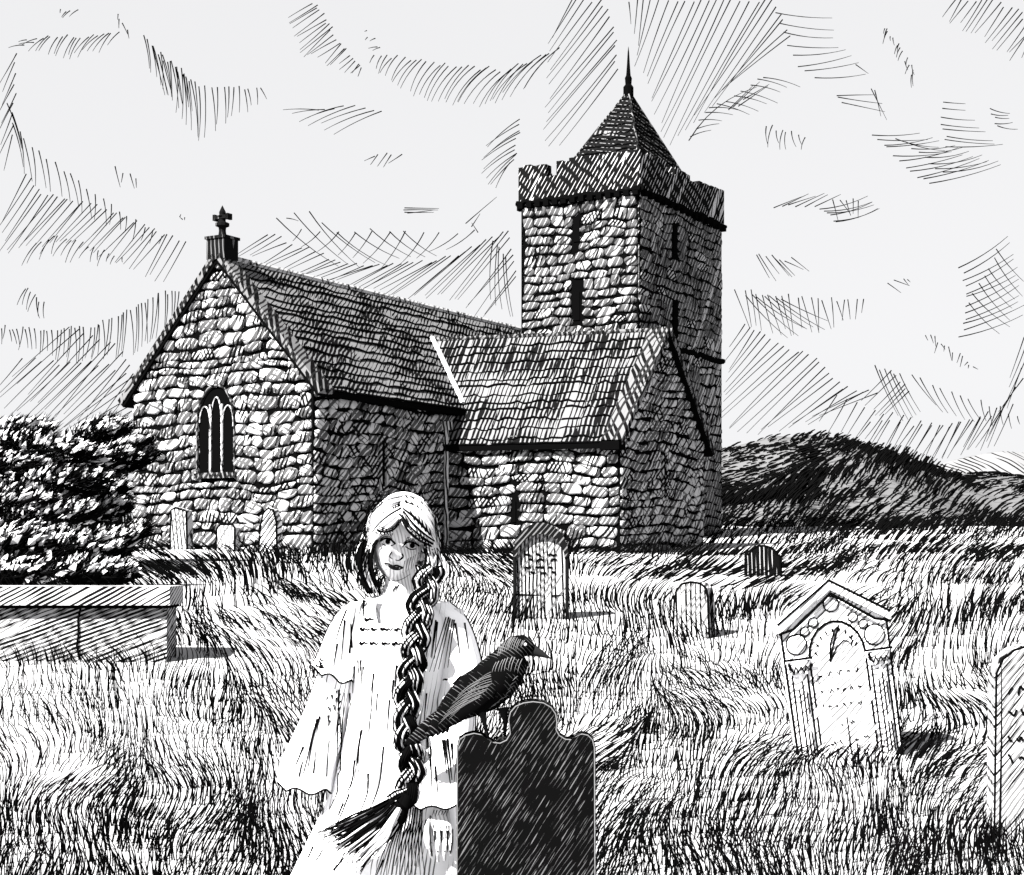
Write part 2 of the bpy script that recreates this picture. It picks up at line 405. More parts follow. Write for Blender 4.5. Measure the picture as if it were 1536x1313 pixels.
# ------------------------------------------------------------------ sky strokes
SKY = [
 ([(1250,590),(1330,620),(1430,640),(1530,600)],[(1225,635),(1300,665),(1395,695),(1500,668)],20,0),
 ([(100,490),(180,520),(205,575)],[(10,560),(70,620),(165,640)],12,0),
 ([(30,66),(75,55),(130,55),(180,48)],[(12,66),(60,76),(110,86),(160,70)],20,.1),
 ([(213,52),(245,85),(300,130),(345,130),(395,135)],[(215,100),(265,160),(300,215),(340,180),(402,150)],26,-.05),
 ([(225,70),(290,125)],[(245,140),(288,165)],10,0),
 ([(90,14),(118,16)],[(82,22),(103,28)],4,.1), ([(172,20),(190,45)],[(176,28),(198,62)],4,0),
 ([(470,0),(500,50),(545,105)],[(430,25),(455,80),(540,112)],22,0),
 ([(560,80),(620,90),(700,100),(760,105),(845,72)],[(550,95),(590,125),(640,150),(720,160),(790,130)],34,.12),
 ([(545,42),(575,78)],[(550,48),(555,85)],5,.1),
 ([(470,165),(520,160),(580,165)],[(415,168),(465,185),(508,203)],8,.06),
 ([(165,250),(210,270)],[(172,275),(212,282)],4,0), ([(555,233),(605,232)],[(537,245),(585,246)],5,0),
 ([(10,150),(20,190),(60,228),(95,255),(130,280),(190,325),(250,355)],[(25,220),(50,280),(95,300),(130,320),(170,340),(220,370),(245,372)],22,-.05),
 ([(22,70),(20,210)],[(0,115),(0,260)],9,0), ([(40,260),(60,290),(150,310),(280,365)],[(0,330),(5,380),(90,360),(245,425)],32,0),
 ([(270,330),(282,325)],[(265,322),(272,330)],3,0),
 ([(50,362),(90,355),(140,370),(185,390)],[(30,400),(65,385),(130,395),(185,398)],16,.1),
 ([(35,430),(65,455)],[(25,455),(70,482)],7,.1),
 ([(275,437),(240,440),(205,460),(140,490),(60,495),(0,490)],[(262,480),(230,510),(190,530),(120,545),(60,530),(0,510)],46,-.05),
 ([(30,535),(90,545),(150,545),(200,560),(200,640)],[(0,575),(5,610),(60,640),(110,645),(160,650)],18,0),
 ([(395,348),(450,368),(520,398),(600,398),(680,385),(765,345),(775,420)],[(350,378),(400,398),(465,420),(540,432),(610,450),(670,445),(735,478)],42,0),
 ([(405,335),(450,310),(500,350),(560,345),(620,350)],[(500,400),(510,405),(560,395),(610,390),(660,380)],9,.08),
 ([(420,325),(470,350),(680,350),(725,340)],[(455,325),(440,365),(560,400),(680,375)],12,-.08),
 ([(605,312),(610,322)],[(655,310),(645,325)],4,0),
 ([(690,330),(720,352)],[(752,290),(700,350)],3,0),
 ([(782,178),(778,200),(775,225),(765,250)],[(735,212),(727,240),(728,262),(748,288)],11,.06),
 ([(735,360),(762,385)],[(735,445),(772,480)],5,.05),
 ([(850,0),(905,0),(925,60),(925,110)],[(825,45),(818,165),(815,210),(845,220)],15,0),
 ([(935,0),(1010,0),(1090,0),(1160,0),(1190,60)],[(950,35),(955,95),(985,165),(1005,215),(1100,125)],24,0),
 ([(1160,10),(1175,55),(1195,100),(1230,122)],[(1245,20),(1255,60),(1290,105),(1300,115)],8,.06),
 ([(1250,140),(1265,155)],[(1320,138),(1325,170)],3,0), ([(1262,82),(1300,115)],[(1300,115),(1302,116)],1,0), ([(1308,135),(1310,136)],[(1325,175),(1326,175)],2,0),
 ([(1030,208),(1060,165),(1110,140),(1150,110)],[(1060,200),(1100,175),(1150,160),(1200,125)],12,-.08),
 ([(1035,208),(1036,208)],[(1140,128),(1141,128)],1,-.2), ([(1085,170),(1120,150)],[(1130,128),(1160,128)],4,0),
 ([(1143,187),(1210,205)],[(1145,220),(1212,220)],8,.12),
 ([(1325,38),(1355,75),(1370,115)],[(1318,47),(1345,85),(1375,132)],15,.1),
 ([(1430,0),(1490,0),(1536,20),(1545,70)],[(1410,25),(1460,52),(1500,75),(1530,95)],17,0),
 ([(1418,152),(1410,180),(1418,205),(1420,225)],[(1440,152),(1465,186),(1490,212),(1510,225)],8,.03),
 ([(1300,198),(1330,220),(1360,255),(1400,280)],[(1370,200),(1430,225),(1485,240),(1503,245)],11,.06),
 ([(1340,205),(1380,235),(1420,265)],[(1400,220),(1450,225),(1500,250)],8,.1),
 ([(1480,160),(1500,192)],[(1510,172),(1528,195)],5,.1),
 ([(1152,315),(1190,310),(1225,312)],[(1192,292),(1230,290),(1265,293)],6,0),
 ([(1245,297),(1290,300)],[(1260,328),(1295,325)],5,0), ([(1225,310),(1260,335)],[(1300,298),(1322,310)],6,.1),
 ([(1130,382),(1190,390)],[(1150,418),(1215,408)],8,0),
 ([(1100,432),(1140,440),(1200,445),(1250,450),(1300,450)],[(1115,490),(1170,500),(1235,495),(1270,480),(1300,470)],20,0),
 ([(1110,440),(1180,450)],[(1180,505),(1250,485)],7,.05), ([(1325,425),(1370,415)],[(1355,440),(1370,418)],4,0),
 ([(1110,480),(1160,510),(1230,540),(1262,580),(1320,590)],[(1090,520),(1085,640),(1130,650),(1200,640),(1240,620)],24,0),
 ([(1383,498),(1430,525),(1465,553)],[(1385,515),(1425,535),(1467,556)],13,0),
 ([(1310,550),(1350,560)],[(1350,630),(1390,620)],6,.03), ([(1335,555),(1370,590)],[(1290,600),(1330,630)],6,0),
 ([(1360,560),(1420,585),(1536,625)],[(1400,610),(1460,630),(1536,640)],12,.06),
 ([(1440,395),(1450,450),(1440,510)],[(1515,350),(1530,420),(1536,480)],12,.06), ([(1500,370),(1470,420),(1450,460)],[(1536,420),(1520,470),(1500,510)],7,.08),
 ([(1536,500),(1536,560),(1500,620),(1400,640),(1300,630)],[(1510,560),(1505,610),(1480,665),(1380,690),(1280,655)],22,0),
]
mb = MB(); D = 760.0
for A, B, n, bend in SKY:
    for i in range(n):
        t = (i+.5)/n
        a = poly_at([(p[0], p[1], 0) for p in A], t); b = poly_at([(p[0], p[1], 0) for p in B], t)
        j = lambda q: Vector((rng.uniform(-q, q), rng.uniform(-q, q), 0))
        a, b = a+j(3.5), b+j(6)
        m = (a+b)/2+Vector((-(b-a).y, (b-a).x, 0))*(bend+rng.uniform(-.02, .02))
        dd = D+60*nz2(a.x*.004, a.y*.004, 1)
        pts = []; rad = []; k = 6
        for q in range(k+1):
            s_ = q/k; c = a*(1-s_)**2+m*(2*s_*(1-s_))+b*s_**2
            ray = (W(c.x, c.y, 1)-Vector((0, 0, H))).normalized()
            pts.append(Vector((0, 0, H))+ray*dd); rad.append((1.0-.6*s_)*.85*dd/F*rng.uniform(.85, 1.1))
        mb.tube(pts, rad, 4)
cl = mb.build('clouds', INK); tag(cl, 'thin pen strokes shaping the clouds across the white sky', 'clouds', kind='stuff')

# ------------------------------------------------------------------ stone walls
def stone_wall(mb, O, Sd, Nn, poly, holes=(), rh=(.27, .42), sw=(.45, 1.0), dark=.04, gap=.03, bulge=1.0, r=rng):
    """rubble wall: black joints (slot 0) behind domed stones (slot 1, the odd dark one slot 2)"""
    O, Sd, Nn = Vector(O), Vector(Sd).normalized(), Vector(Nn).normalized(); Z = Vector((0, 0, 1))
    mb.add([O+Sd*s+Z*z for s, z in poly], [tuple(range(len(poly)))], 0)
    def rngs(z):
        xs = []
        for (a, b), (c, d) in zip(poly, poly[1:]+poly[:1]):
            if (b-z)*(d-z) <= 0 and b != d: xs.append(a+(c-a)*(z-b)/(d-b))
        return (min(xs), max(xs)) if len(xs) >= 2 else None
    zmin, zmax = min(p[1] for p in poly), max(p[1] for p in poly)
    z = zmin+.005
    while z < zmax-.1:
        h = min(r.uniform(*rh), zmax-z); zm = z+h/2
        iv = rngs(min(zm, zmax-.02))
        segs = [iv] if iv else []
        for s0, s1, z0, z1 in holes:
            if z+h*.85 > z0 and z+h*.15 < z1:
                ns = []
                for a, b in segs:
                    if s1 <= a or s0 >= b: ns.append((a, b))
                    else:
                        if s0-a > .12: ns.append((a, s0))
                        if b-s1 > .12: ns.append((s1, b))
                segs = ns
        for a, b in segs:
            s = a
            while s < b-.05:
                w = r.uniform(*sw)
                if b-s-w < sw[0]*.7: w = b-s
                c = Vector((s+w/2, zm+r.uniform(-.03, .03))); hw, hh = (w-gap)/2, (h-gap)/2*r.uniform(.86, 1.12)
                n = 14; e = r.uniform(.42, .8); tx, tz = r.uniform(-.35, .35), r.uniform(-.35, .35)
                ph = [r.uniform(-.13, .13) for _ in range(n)]; dm = r.uniform(.06, .11)*bulge
                sk = r.uniform(-.3, .3)
                ring = []
                for j in range(n):
                    an = 2*math.pi*(j+.3)/n
                    cx = math.copysign(abs(math.cos(an))**e, math.cos(an))*(1+ph[j]*.6); cz = math.copysign(abs(math.sin(an))**e, math.sin(an))*(1+ph[j]*1.6)
                    ring.append((cx+sk*cz*.3, cz))
                vs = []; fs = []
                lv = ((1, .0), (.96, .55), (.80, .88), (.45, 1.0))
                for k_, (sc, dp) in enumerate(lv):
                    for x_, z_ in ring:
                        ps, pz = c.x+x_*hw*sc, c.y+z_*hh*sc
                        pz = min(max(pz, zmin+.01), zmax-.015); q = rngs(pz)
                        if q: ps = min(max(ps, q[0]+.012), q[1]-.012)
                        ps += .16*noise.noise(Vector((ps*.9, pz*.8, 7.7))); pz += .17*noise.noise(Vector((ps*.7, pz*.5, 2.2)))
                        pz = min(max(pz, zmin+.01), zmax-.015); q = rngs(pz)
                        if q: ps = min(max(ps, q[0]+.012), q[1]-.012)
                        vs.append(O+Sd*ps+Z*pz+Nn*(dm*dp*(1+tx*x_*sc+tz*z_*sc)+.004))
                for k_ in range(3):
                    for j in range(n):
                        q = (j+1) % n; fs.append((k_*n+j, k_*n+q, (k_+1)*n+q, (k_+1)*n+j))
                vs.append(sum((vs[3*n+j] for j in range(n)), Vector())/n+Nn*.004); fs += [(3*n+j, 3*n+(j+1) % n, 4*n) for j in range(n)]
                mb.add(vs, fs, 2 if r.random() < dark else 1)
                s += w
        z += h

def roof_slope(mb, e0, e1, r0, r1, n, lip=.05, segs=26, r=rng, edge=.1):
    """slate courses from eave e0-e1 to ridge r0-r1, each with a ragged dark lower edge"""
    e0, e1, r0, r1 = map(Vector, (e0, e1, r0, r1)); N = (e1-e0).cross(r0-e0).normalized()
    if N.z < 0: N = -N
    tz = [0]
    for i in range(n): tz.append(tz[-1]+r.uniform(.75, 1.25))
    tz = [t/tz[-1] for t in tz]
    for i in range(n):
        a, b = tz[i], tz[i+1]; lo = []; hi = []; lr = []
        for k in range(segs+1):
            x = k/segs; p = e0.lerp(e1, x); q = r0.lerp(r1, x)
            j = r.uniform(-.016, .016)
            lo.append(p.lerp(q, max(0, a+j-.012))+N*(lip+r.uniform(-.008, .014)))
            lr.append(p.lerp(q, max(0, a+j-.012))+N*.0)
            hi.append(p.lerp(q, b)+N*.012)
        V = lo+hi+lr; m = segs+1
        mb.add(V, [(k, k+1, m+k+1, m+k) for k in range(segs)], 0)
        mb.add(V, [(2*m+k, 2*m+k+1, k+1, k) for k in range(segs)], 1)
        dk = .04*(1 if r.random() < .6 else .5)
        for k in range(segs):     # the shadow-free ink edge: a black bedding line under each course
            if r.random() < .93:
                u = (hi[k]-lr[k]).normalized()*dk
                mb.add([lo[k]+N*.003, lo[k+1]+N*.003, lo[k+1]+u*1.3+N*.004, lo[k]+u*1.3+N*.004], [(0,1,2,3)], 1)
        for _ in range(3):      # slipped or lichened slates
            x = r.random(); w = r.uniform(.25, .6)/max((e1-e0).length, 1); x2 = min(1, x+w)
            if r.random() < 2: continue
            c = [e0.lerp(e1, x).lerp(r0.lerp(r1, x), lerp(a, b, .25)), e0.lerp(e1, x2).lerp(r0.lerp(r1, x2), lerp(a, b, .2)),
                 e0.lerp(e1, x2).lerp(r0.lerp(r1, x2), lerp(a, b, .8)), e0.lerp(e1, x).lerp(r0.lerp(r1, x), lerp(a, b, .85))]
            mb.add([p+N*(lip+.012) for p in c], [(0,1,2,3)], 2)

ang = R(30)
C0 = Vector((-5.463, 44.0, H))
church = thing('church', 'old rubble stone church with slate roofs and square tower on the rise', 'church', C0, -ang)
w = 6.62; ez, rz = 4.73, 8.41; ax = -w/2; TE = 17.2
ZB = -1.2
U2 = Vector((math.cos(R(12)), math.sin(R(12)), 0)); V2 = Vector((math.sin(R(3)), math.cos(R(3)), 0))
T0 = Vector((0, 6.77, 0)); G1 = T0+U2*5.60; G2 = G1+V2*5.64; tez, trz = 3.61, 6.98
n2 = Vector((U2.y, -U2.x, 0)); nV = Vector((V2.y, -V2.x, 0))

# nave walls
mb = MB()
gw = (2.58, 3.86, 2.3, 4.72)
stone_wall(mb, (-w, 0, 0), (1, 0, 0), (0, -1, 0), [(0, ZB), (w, ZB), (w, ez), (w/2, rz), (0, ez)], [(2.6, 3.84, 2.3, 4.25), (2.85, 3.6, 4.2, 4.65)], rh=(.2, .42), sw=(.34, .95))
stone_wall(mb, (0, 0, 0), (0, 1, 0), (1, 0, 0), [(0, ZB), (TE, ZB), (TE, ez), (0, ez)], [(3.1, 3.5, 1.9, 3.4)], rh=(.22, .34), sw=(.4, .8), dark=.22)
mb.add([(-w, 0, ZB), (-w, 0, ez), (-w, TE, ez), (-w, TE, ZB)], [(0,1,2,3)], 1)
mb.add([(-w, TE, ZB), (-w, TE, ez), (ax, TE, rz), (0, TE, ez), (0, TE, ZB)], [(0,1,2,3,4)], 1)
mb.build('nave', [INK, STONE, STONE_B], church, (0, 0, 0), smooth=True)
# nave roof
mb = MB(); ov = .28; dz = ov*(rz-ez)/(w/2)
roof_slope(mb, (ov, .3, ez-dz+.06), (ov, TE, ez-dz+.06), (ax, .3, rz+.06), (ax, TE, rz+.06), 15, segs=40)
roof_slope(mb, (-w-ov, .3, ez-dz+.06), (-w-ov, TE, ez-dz+.06), (ax, .3, rz+.06), (ax, TE, rz+.06), 13, segs=10)
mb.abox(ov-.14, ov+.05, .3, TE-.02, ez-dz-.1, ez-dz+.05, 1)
rf = mb.build('nave_roof', [SLATE, INK, COPING], church, (0, 0, 0))
mb = MB(); mb.tube([(ax, .3, rz+.06), (ax, TE, rz+.06)], .11, 8); mb.build('ridge', COPING, rf, (0, 0, 0))
# gable coping
mb = MB()
for sx in (-1, 1):
    a = Vector((ax+sx*(w/2+.32), .1, ez-.32*(rz-ez)/(w/2))); b = Vector((ax, .1, rz)); d = (b-a); up = d.cross(Vector((0, 1, 0))).normalized()
    if up.z < 0: up = -up
    mb.box((a+b)/2+up*.09, d/2, (0, .3, 0), up*.09)
    mb.box((a+b)/2-up*.05+Vector((0, -.02, 0)), d/2, (0, .24, 0), up*.045, 1)  # black strip paints the shade line under the coping
mb.build('gable_coping', [COPING_D, INK], church, (0, 0, 0))
# finial
mb = MB()
mb.box((ax, .1, rz+.26), (.33, 0, 0), (0, .3, 0), (0, 0, .30)); mb.box((ax, .1, rz+.58), (.37, 0, 0), (0, .34, 0), (0, 0, .04))
mb.lathe((ax, .1, rz+.6), [(.17,0),(.12,.06),(.10,.2),(.11,.3),(.2,.34),(.2,.42),(.1,.46),(.09,.56),(.15,.62),(.09,.66),(.1,.74),(.05,.84),(.005,.93)], 12)
mb.box((ax, .1, rz+1.19), (.24, 0, 0), (0, .1, 0), (0, 0, .05)); mb.box((ax-.24, .1, rz+1.19), (.04, 0, 0), (0, .1, 0), (0, 0, .085)); mb.box((ax+.24, .1, rz+1.19), (.04, 0, 0), (0, .1, 0), (0, 0, .085))
mb.build('cross_finial', DARKST, church, (0, 0, 0))
# three-light window in the gable
def arch(s0, s1, z0, zs, zt, n=8):
    c = (s0+s1)/2; L = [(s0, z0), (s1, z0)]
    for i in range(n+1):
        t = i/n; L.append((lerp(s1, c, 1-math.cos(t*math.pi/2)*1) if 0 else s1-(s1-c)*(t**1.7), zs+(zt-zs)*math.sin(t*math.pi/2)))
    for i in range(n-1, -1, -1):
        t = i/n; L.append((s0+(c-s0)*(t**1.7), zs+(zt-zs)*math.sin(t*math.pi/2)))
    return L
s0, s1, z0, z1 = gw
mb = MB(); mb.prism([(-w+s, -.03, z) for s, z in arch(s0, s1, z0, 3.75, z1)], (0, .02, 0))
win = mb.build('window', INK, church, (0, 0, 0))
mb = MB()
for k in (1, 2):
    s = lerp(s0, s1, k/3); mb.abox(-w+s-.03, -w+s+.03, -.09, -.035, z0, 4.0+.25)
for k in range(3):
    a = lerp(s0, s1, k/3)+.02; b = lerp(s0, s1, (k+1)/3)-.02; m = arch(a, b, 3.6, 3.75, 4.2 if k != 1 else 4.45)
    mb.tube([(-w+p, -.06, q) for p, q in m[1:]], .022, 5)
mb.build('mullion', COPING, win, (0, 0, 0))
mb = MB(); L = arch(s0-.05, s1+.05, z0, 3.75, z1+.07)[1:]+[(s0-.05, z0)]
mb.tube([(-w+s, -.09, z) for s, z in L], .035, 6); mb.abox(-w+s0-.15, -w+s1+.15, -.16, .0, z0-.16, z0-.005)
mb.build('frame', COPING_D, win, (0, 0, 0))
def slit(P, Sd, Nn, wd, z0, z1, frame=True, name='slit_window'):
    P, Sd, Nn = Vector(P), Vector(Sd), Vector(Nn); m = MB()
    m.box(P+Vector((0, 0, (z0+z1)/2))+Nn*.02, Sd*wd/2, Nn*.015, (0, 0, (z1-z0)/2))
    o = m.build(name, INK, church, (0, 0, 0)); m = MB()
    if frame:
        for k in (-1, 1): m.box(P+Sd*k*(wd/2+.05)+Vector((0, 0, (z0+z1)/2))+Nn*.05, Sd*.045, Nn*.05, (0, 0, (z1-z0)/2))
        m.box(P+Vector((0, 0, z1+.07))+Nn*.05, Sd*(wd/2+.1), Nn*.05, (0, 0, .065)); m.box(P+Vector((0, 0, z0-.07))+Nn*.05, Sd*(wd/2+.1), Nn*.05, (0, 0, .065))
        m.build('frame', STONE_B, o, (0, 0, 0))
slit((0, 3.3, 0), (0, 1, 0), (1, 0, 0), .22, 1.95, 3.3)

# transept
mb = MB()
stone_wall(mb, T0, U2, n2, [(0, ZB), (5.60, ZB), (5.60, tez), (0, tez)], [(2.17, 2.33, .9, 1.65)], rh=(.26, .42), sw=(.5, 1.0), dark=.05, bulge=1.1)
stone_wall(mb, G1, V2, nV, [(0, ZB), (5.64, ZB), (5.64, tez), (2.82, trz), (0, tez)], [(2.6, 2.95, 1.6, 3.0)], rh=(.22, .36), sw=(.4, .9), dark=.25, bulge=.8)
B0 = T0+V2*5.64-U2*2
mb.add([B0+Vector((0,0,ZB)), B0+Vector((0,0,tez)), G2+Vector((0,0,tez)), G2+Vector((0,0,ZB))], [(0,1,2,3)], 1)
mb.build('transept', [INK, STONE, STONE_B], church, (0, 0, 0), smooth=True)
mb = MB(); o2 = .3; dz2 = o2*(trz-tez)/2.82; Zv = Vector((0, 0, 1)); mid = (G1+G2)/2
e0 = T0-V2*o2+Zv*(tez-dz2+.05)-U2*.55; e1 = G1-V2*o2+Zv*(tez-dz2+.05)-U2*.3
r0 = T0+V2*2.82-U2*3.2+Zv*(trz+.05); r1 = mid+Zv*(trz+.05)-U2*.3
# split so that the slope follows the valley on the nave roof
roof_slope(mb, e0, e1, r0, r1, 13, segs=34)
f0 = T0+V2*(5.64+o2)+Zv*(tez-dz2+.05)-U2*.55; f1 = G2+V2*o2+Zv*(tez-dz2+.05)-U2*.3
roof_slope(mb, f0, f1, r0, r1, 12, segs=8)
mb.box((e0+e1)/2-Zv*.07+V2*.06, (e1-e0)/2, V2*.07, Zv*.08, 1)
trf = mb.build('transept_roof', [SLATE, INK, COPING], church, (0, 0, 0))
mb = MB(); mb.tube([r0+Zv*.02, r1+Zv*.02], .08, 8); mb.build('ridge', COPING_D, trf, (0, 0, 0))
# pale lead valley, where the two roofs meet
nr = lambda x: ez+(rz-ez)*(-x)/(w/2)+.06
mb = MB(); pts = []
for k in range(15):
    t = k/14; p = lambda s: (e0.lerp(r0, t)).lerp(e1.lerp(r1, t), s)
    best = None
    for q in range(400):
        P = p(q/400)
        if P.x > -w/2 and P.z > nr(P.x): best = P; break
    if best is not None and best.x < .35: pts.append(best+Vector((0, -.02, .09)))
if len(pts) > 2: mb.tube(pts, .085, 6); mb.build('valley', WHITE, trf, (0, 0, 0))
mb = MB()
for sgn in (-1, 1):
    a = mid+V2*sgn*(2.82+.3)+Zv*(tez-.3*(trz-tez)/2.82)-U2*.08; b = mid+Zv*trz-U2*.08; d = b-a; up = d.cross(U2).normalized()
    if up.z < 0: up = -up
    mb.box((a+b)/2+up*.11, d/2, U2*.32, up*.11)
    mb.box((a+b)/2-up*.05+U2*.02, d/2, U2*.26, up*.045, 1)  # shade under the coping put in as a black strip
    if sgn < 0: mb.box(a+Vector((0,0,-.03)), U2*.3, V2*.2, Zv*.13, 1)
mb.build('transept_coping', [COPING_D, INK], church, (0, 0, 0))
slit(T0+U2*2.25, U2, n2, .12, .95, 1.6, False)
slit(G1+V2*2.78, V2, nV, .2, 1.65, 2.95)
# drain pipe in the corner
mb = MB(); c = T0+Vector((.16, -.2, 0))
mb.tube([c+Zv*3.9, c+Zv*(-.5)], .075, 8)
for z in (3.5, 2.2, .9): mb.tube([c+Zv*z, c+Zv*(z+.1)], .1, 8)
mb.box(c+Zv*3.95, (.15, 0, 0), (0, .12, 0), (0, 0, .13))
mb.build('drainpipe', PIPE, church, (0, 0, 0), smooth=False)

# tower
tx0, tx1, ty0, ty1 = -3.1, 1.80, 17.0, 24.7; tz1, tz2 = 13.15, 14.55
mb = MB()
stone_wall(mb, (tx0, ty0, 0), (1, 0, 0), (0, -1, 0), [(0, ZB), (tx1-tx0, ZB), (tx1-tx0-.05, tz1), (.1, tz1)], [(2.2, 2.5, 11.4, 12.4), (2.15, 2.6, 8.5, 9.8)], rh=(.25, .45), sw=(.42, .95), dark=.06)
stone_wall(mb, (tx1, ty0, 0), (0, 1, 0), (1, 0, 0), [(0, ZB), (ty1-ty0, ZB), (ty1-ty0, tz1), (0, tz1)], [(2.9, 3.4, 11.2, 12.4), (2.9, 3.4, 8.3, 9.5)], rh=(.26, .46), sw=(.5, 1.1), dark=.1, gap=.03, bulge=.5)
mb.add([(tx0, ty0, ZB), (tx0, ty0, tz1), (tx0, ty1, tz1), (tx0, ty1, ZB)], [(0,1,2,3)], 1)
mb.add([(tx0, ty1, ZB), (tx0, ty1, tz1), (tx1, ty1, tz1), (tx1, ty1, ZB)], [(0,1,2,3)], 1)
mb.build('tower', [INK, STONE_T, STONE_B], church, (0, 0, 0), smooth=True)
# parapet with its broken top
mb = MB()
def par(a, b, nrm, notches):
    a, b, nrm = Vector(a), Vector(b), Vector(nrm); L = (b-a).length; d = (b-a)/L; s = 0; k = 0
    top = tz2
    while s < L-1e-6:
        e = min(L, s+rng.uniform(.22, .4)); t = top+rng.uniform(-.07, .08)
        for n0, n1, dz_ in notches:
            if n0 < (s+e)/2 < n1: t = top-dz_
        c = a+d*(s+e)/2+nrm*.0
        mb.box((c.x, c.y, (tz1+t)/2), d*((e-s)/2+.0), nrm*.22, (0, 0, (t-tz1)/2)); s = e
p_ = .08
par((tx0-p_, ty0-p_+.22, 0), (tx1+p_, ty0-p_+.22, 0), (0, -1, 0), [(1.25, 1.75, .5)])
par((tx1+p_-.22, ty0+.36, 0), (tx1+p_-.22, ty1+p_, 0), (1, 0, 0), [(1.9, 2.5, .3), (4.0, 4.8, .2)])
par((tx0-p_+.22, ty0+.36, 0), (tx0-p_+.22, ty1+p_, 0), (-1, 0, 0), [(3, 4, .3)])
par((tx0+.36, ty1+p_-.22, 0), (tx1-.36, ty1+p_-.22, 0), (0, 1, 0), [(2, 3, .3)])
mb.build('parapet', STONE_P, church, (0, 0, 0))
mb = MB()
for a, b in (((tx0-.12, ty0-.12), (tx1+.12, ty0-.12)), ((tx1+.12, ty0-.12), (tx1+.12, ty1+.12)), ((tx0-.12, ty0-.12), (tx0-.12, ty1+.12))):
    a, b = Vector((*a, tz1)), Vector((*b, tz1)); n = 26
    mb.tube([a.lerp(b, i/n)+Zv*rng.uniform(-.05, .05) for i in range(n+1)], [.09+rng.uniform(-.03, .05) for i in range(n+1)], 6)
    for i in range(14):
        q = a.lerp(b, (i+.5)/14); mb.box(q+Zv*-.12, (.11, 0, 0), (0, .11, 0), (0, 0, .1))
mb.build('string_course', INK, church, (0, 0, 0)); mb = MB()
a, b = Vector((tx1+.05, ty0+.2, 7.72)), Vector((tx1+.05, ty1+.05, 7.72))
mb.tube([a.lerp(b, i/20)+Zv*rng.uniform(-.05, .05) for i in range(21)], .11, 6)
mb.build('string_course', INK, church, (0, 0, 0))
for z0_, z1_ in ((11.5, 12.3), (8.6, 9.65)): slit((tx0+2.36, ty0, 0), (1, 0, 0), (0, -1, 0), .26, z0_, z1_, False)
for z0_, z1_ in ((11.3, 12.3), (8.4, 9.4)): slit((tx1, ty0+3.1, 0), (0, 1, 0), (1, 0, 0), .3, z0_, z1_, False)
# pyramid roof and spike
mb = MB(); cxm, cym = (tx0+tx1)/2+.3, (ty0+ty1)/2-.3; ap = Vector((cxm, cym, 17.9)); bz = 14.2; hx, hy = 1.72, 2.5
cs = [Vector((cxm-hx, cym-hy, bz)), Vector((cxm+hx, cym-hy, bz)), Vector((cxm+hx, cym+hy, bz)), Vector((cxm-hx, cym+hy, bz))]
for i in range(4):
    a, b = cs[i], cs[(i+1) % 4]; roof_slope(mb, a, b, ap+(a-ap)*.02, ap+(b-ap)*.02, 12, lip=.04, segs=12)
sr = mb.build('spire_roof', [SLATE_D, INK, SLATE_D], church, (0, 0, 0))
mb = MB()
for c in cs: mb.tube([c+Zv*.02, ap+Zv*.02], .045, 6)
mb.build('hip', COPING_D, sr, (0, 0, 0))
mb = MB(); mb.lathe(ap, [(.2,-.2),(.2,.15),(.12,.25),(.14,.5),(.09,.6),(.06,1.0),(.03,1.5),(.005,1.72)], 10); mb.build('spike', INK, sr, (0, 0, 0))

# ------------------------------------------------------------------ gravestones
def outline_stone(name, label, pts, Y, depth, mat, ink=None, group=None, base_drop=.3, rim=None, cat='gravestone', yaw=0.0, edge=3.6, edge_mat=None):
    """upright slab: outline measured on its front face, real thickness, foot in the ground"""
    P = [W(px, py, Y) for px, py in pts]
    lo = min(p.z for p in P); cxx = sum(p.x for p in P)/len(P)
    root = thing(name, label, cat, (cxx, Y, gz(cxx, Y)), R(yaw), group); o = root.location
    m = MB(); P = [Vector((p.x, p.y, p.z-base_drop if p.z < lo+.02 else p.z)) for p in P]
    n = len(P); b = depth*.12; c = Vector((cxx, Y, sum(p.z for p in P)/n))
    def ins(p, k): 
        d = p-c; d.y = 0; L = d.length; return p-d*(k/L) if L > 0 else p
    rings = [[ins(p, b) for p in P], [p+Vector((0, b, 0)) for p in P], [p+Vector((0, depth-b, 0)) for p in P], [ins(p, b)+Vector((0, depth, 0)) for p in P]]
    m.loft(rings)
    if edge: m.tube([ins(p, b*.4)+Vector((0, b*.3, 0)) for p in P], edge*.5*Y/F, 6, 1)
    if ink: ink(m)
    m.build('slab', [mat, edge_mat or INK], root, o)
    return root
def tomb_mat(name, Y, base=PAPER, dark=.006, t=.38, n=(.9,.25,.1), px=6.5, b=14, extra=()):
    return ink_mat(name, base, [dict(n=n, s=sp(Y, px), t=t, b=sp(Y, b*4), a=dark, wob=.12, br=(.28, .44)), dict(n=(.7,.5,-.5), s=sp(Y, 6), t=.45, b=sp(Y, 40), a=.07)]+list(extra))
def scribble(S_, m, px0, px1, py, n, amp=5, wpx=1.8, slope=0):
    """an unreadable line of worn lettering"""
    x = px0
    while x < px1:
        L = rng.uniform(5, 16); p = []
        k = max(2, int(L/3.2))
        for i in range(k+1): p.append((x+i*3.2, py+(x+i*3.2-px0)*slope+rng.uniform(-amp, amp)*(.6 if i else 1.2)))
        S_.stroke(m, p, wpx, taper=False, step=1.5); x += L+rng.uniform(4, 9)

def round_top(x0, x1, ytop, ysh, ybot, n=12, dx=0, point=0):
    c = (x0+x1)/2; L = [(x0, ybot), (x0+dx, ysh)]
    for i in range(1, n):
        t = math.pi*(1-i/n); yy = math.sin(t)
        L.append((c+dx+math.cos(t)*(x1-x0)/2*(1 if not point else abs(math.cos(t))**point if abs(math.cos(t)) > 0 else 0), lerp(ysh, ytop, yy)))
    L += [(x1+dx, ysh), (x1, ybot)]; return L

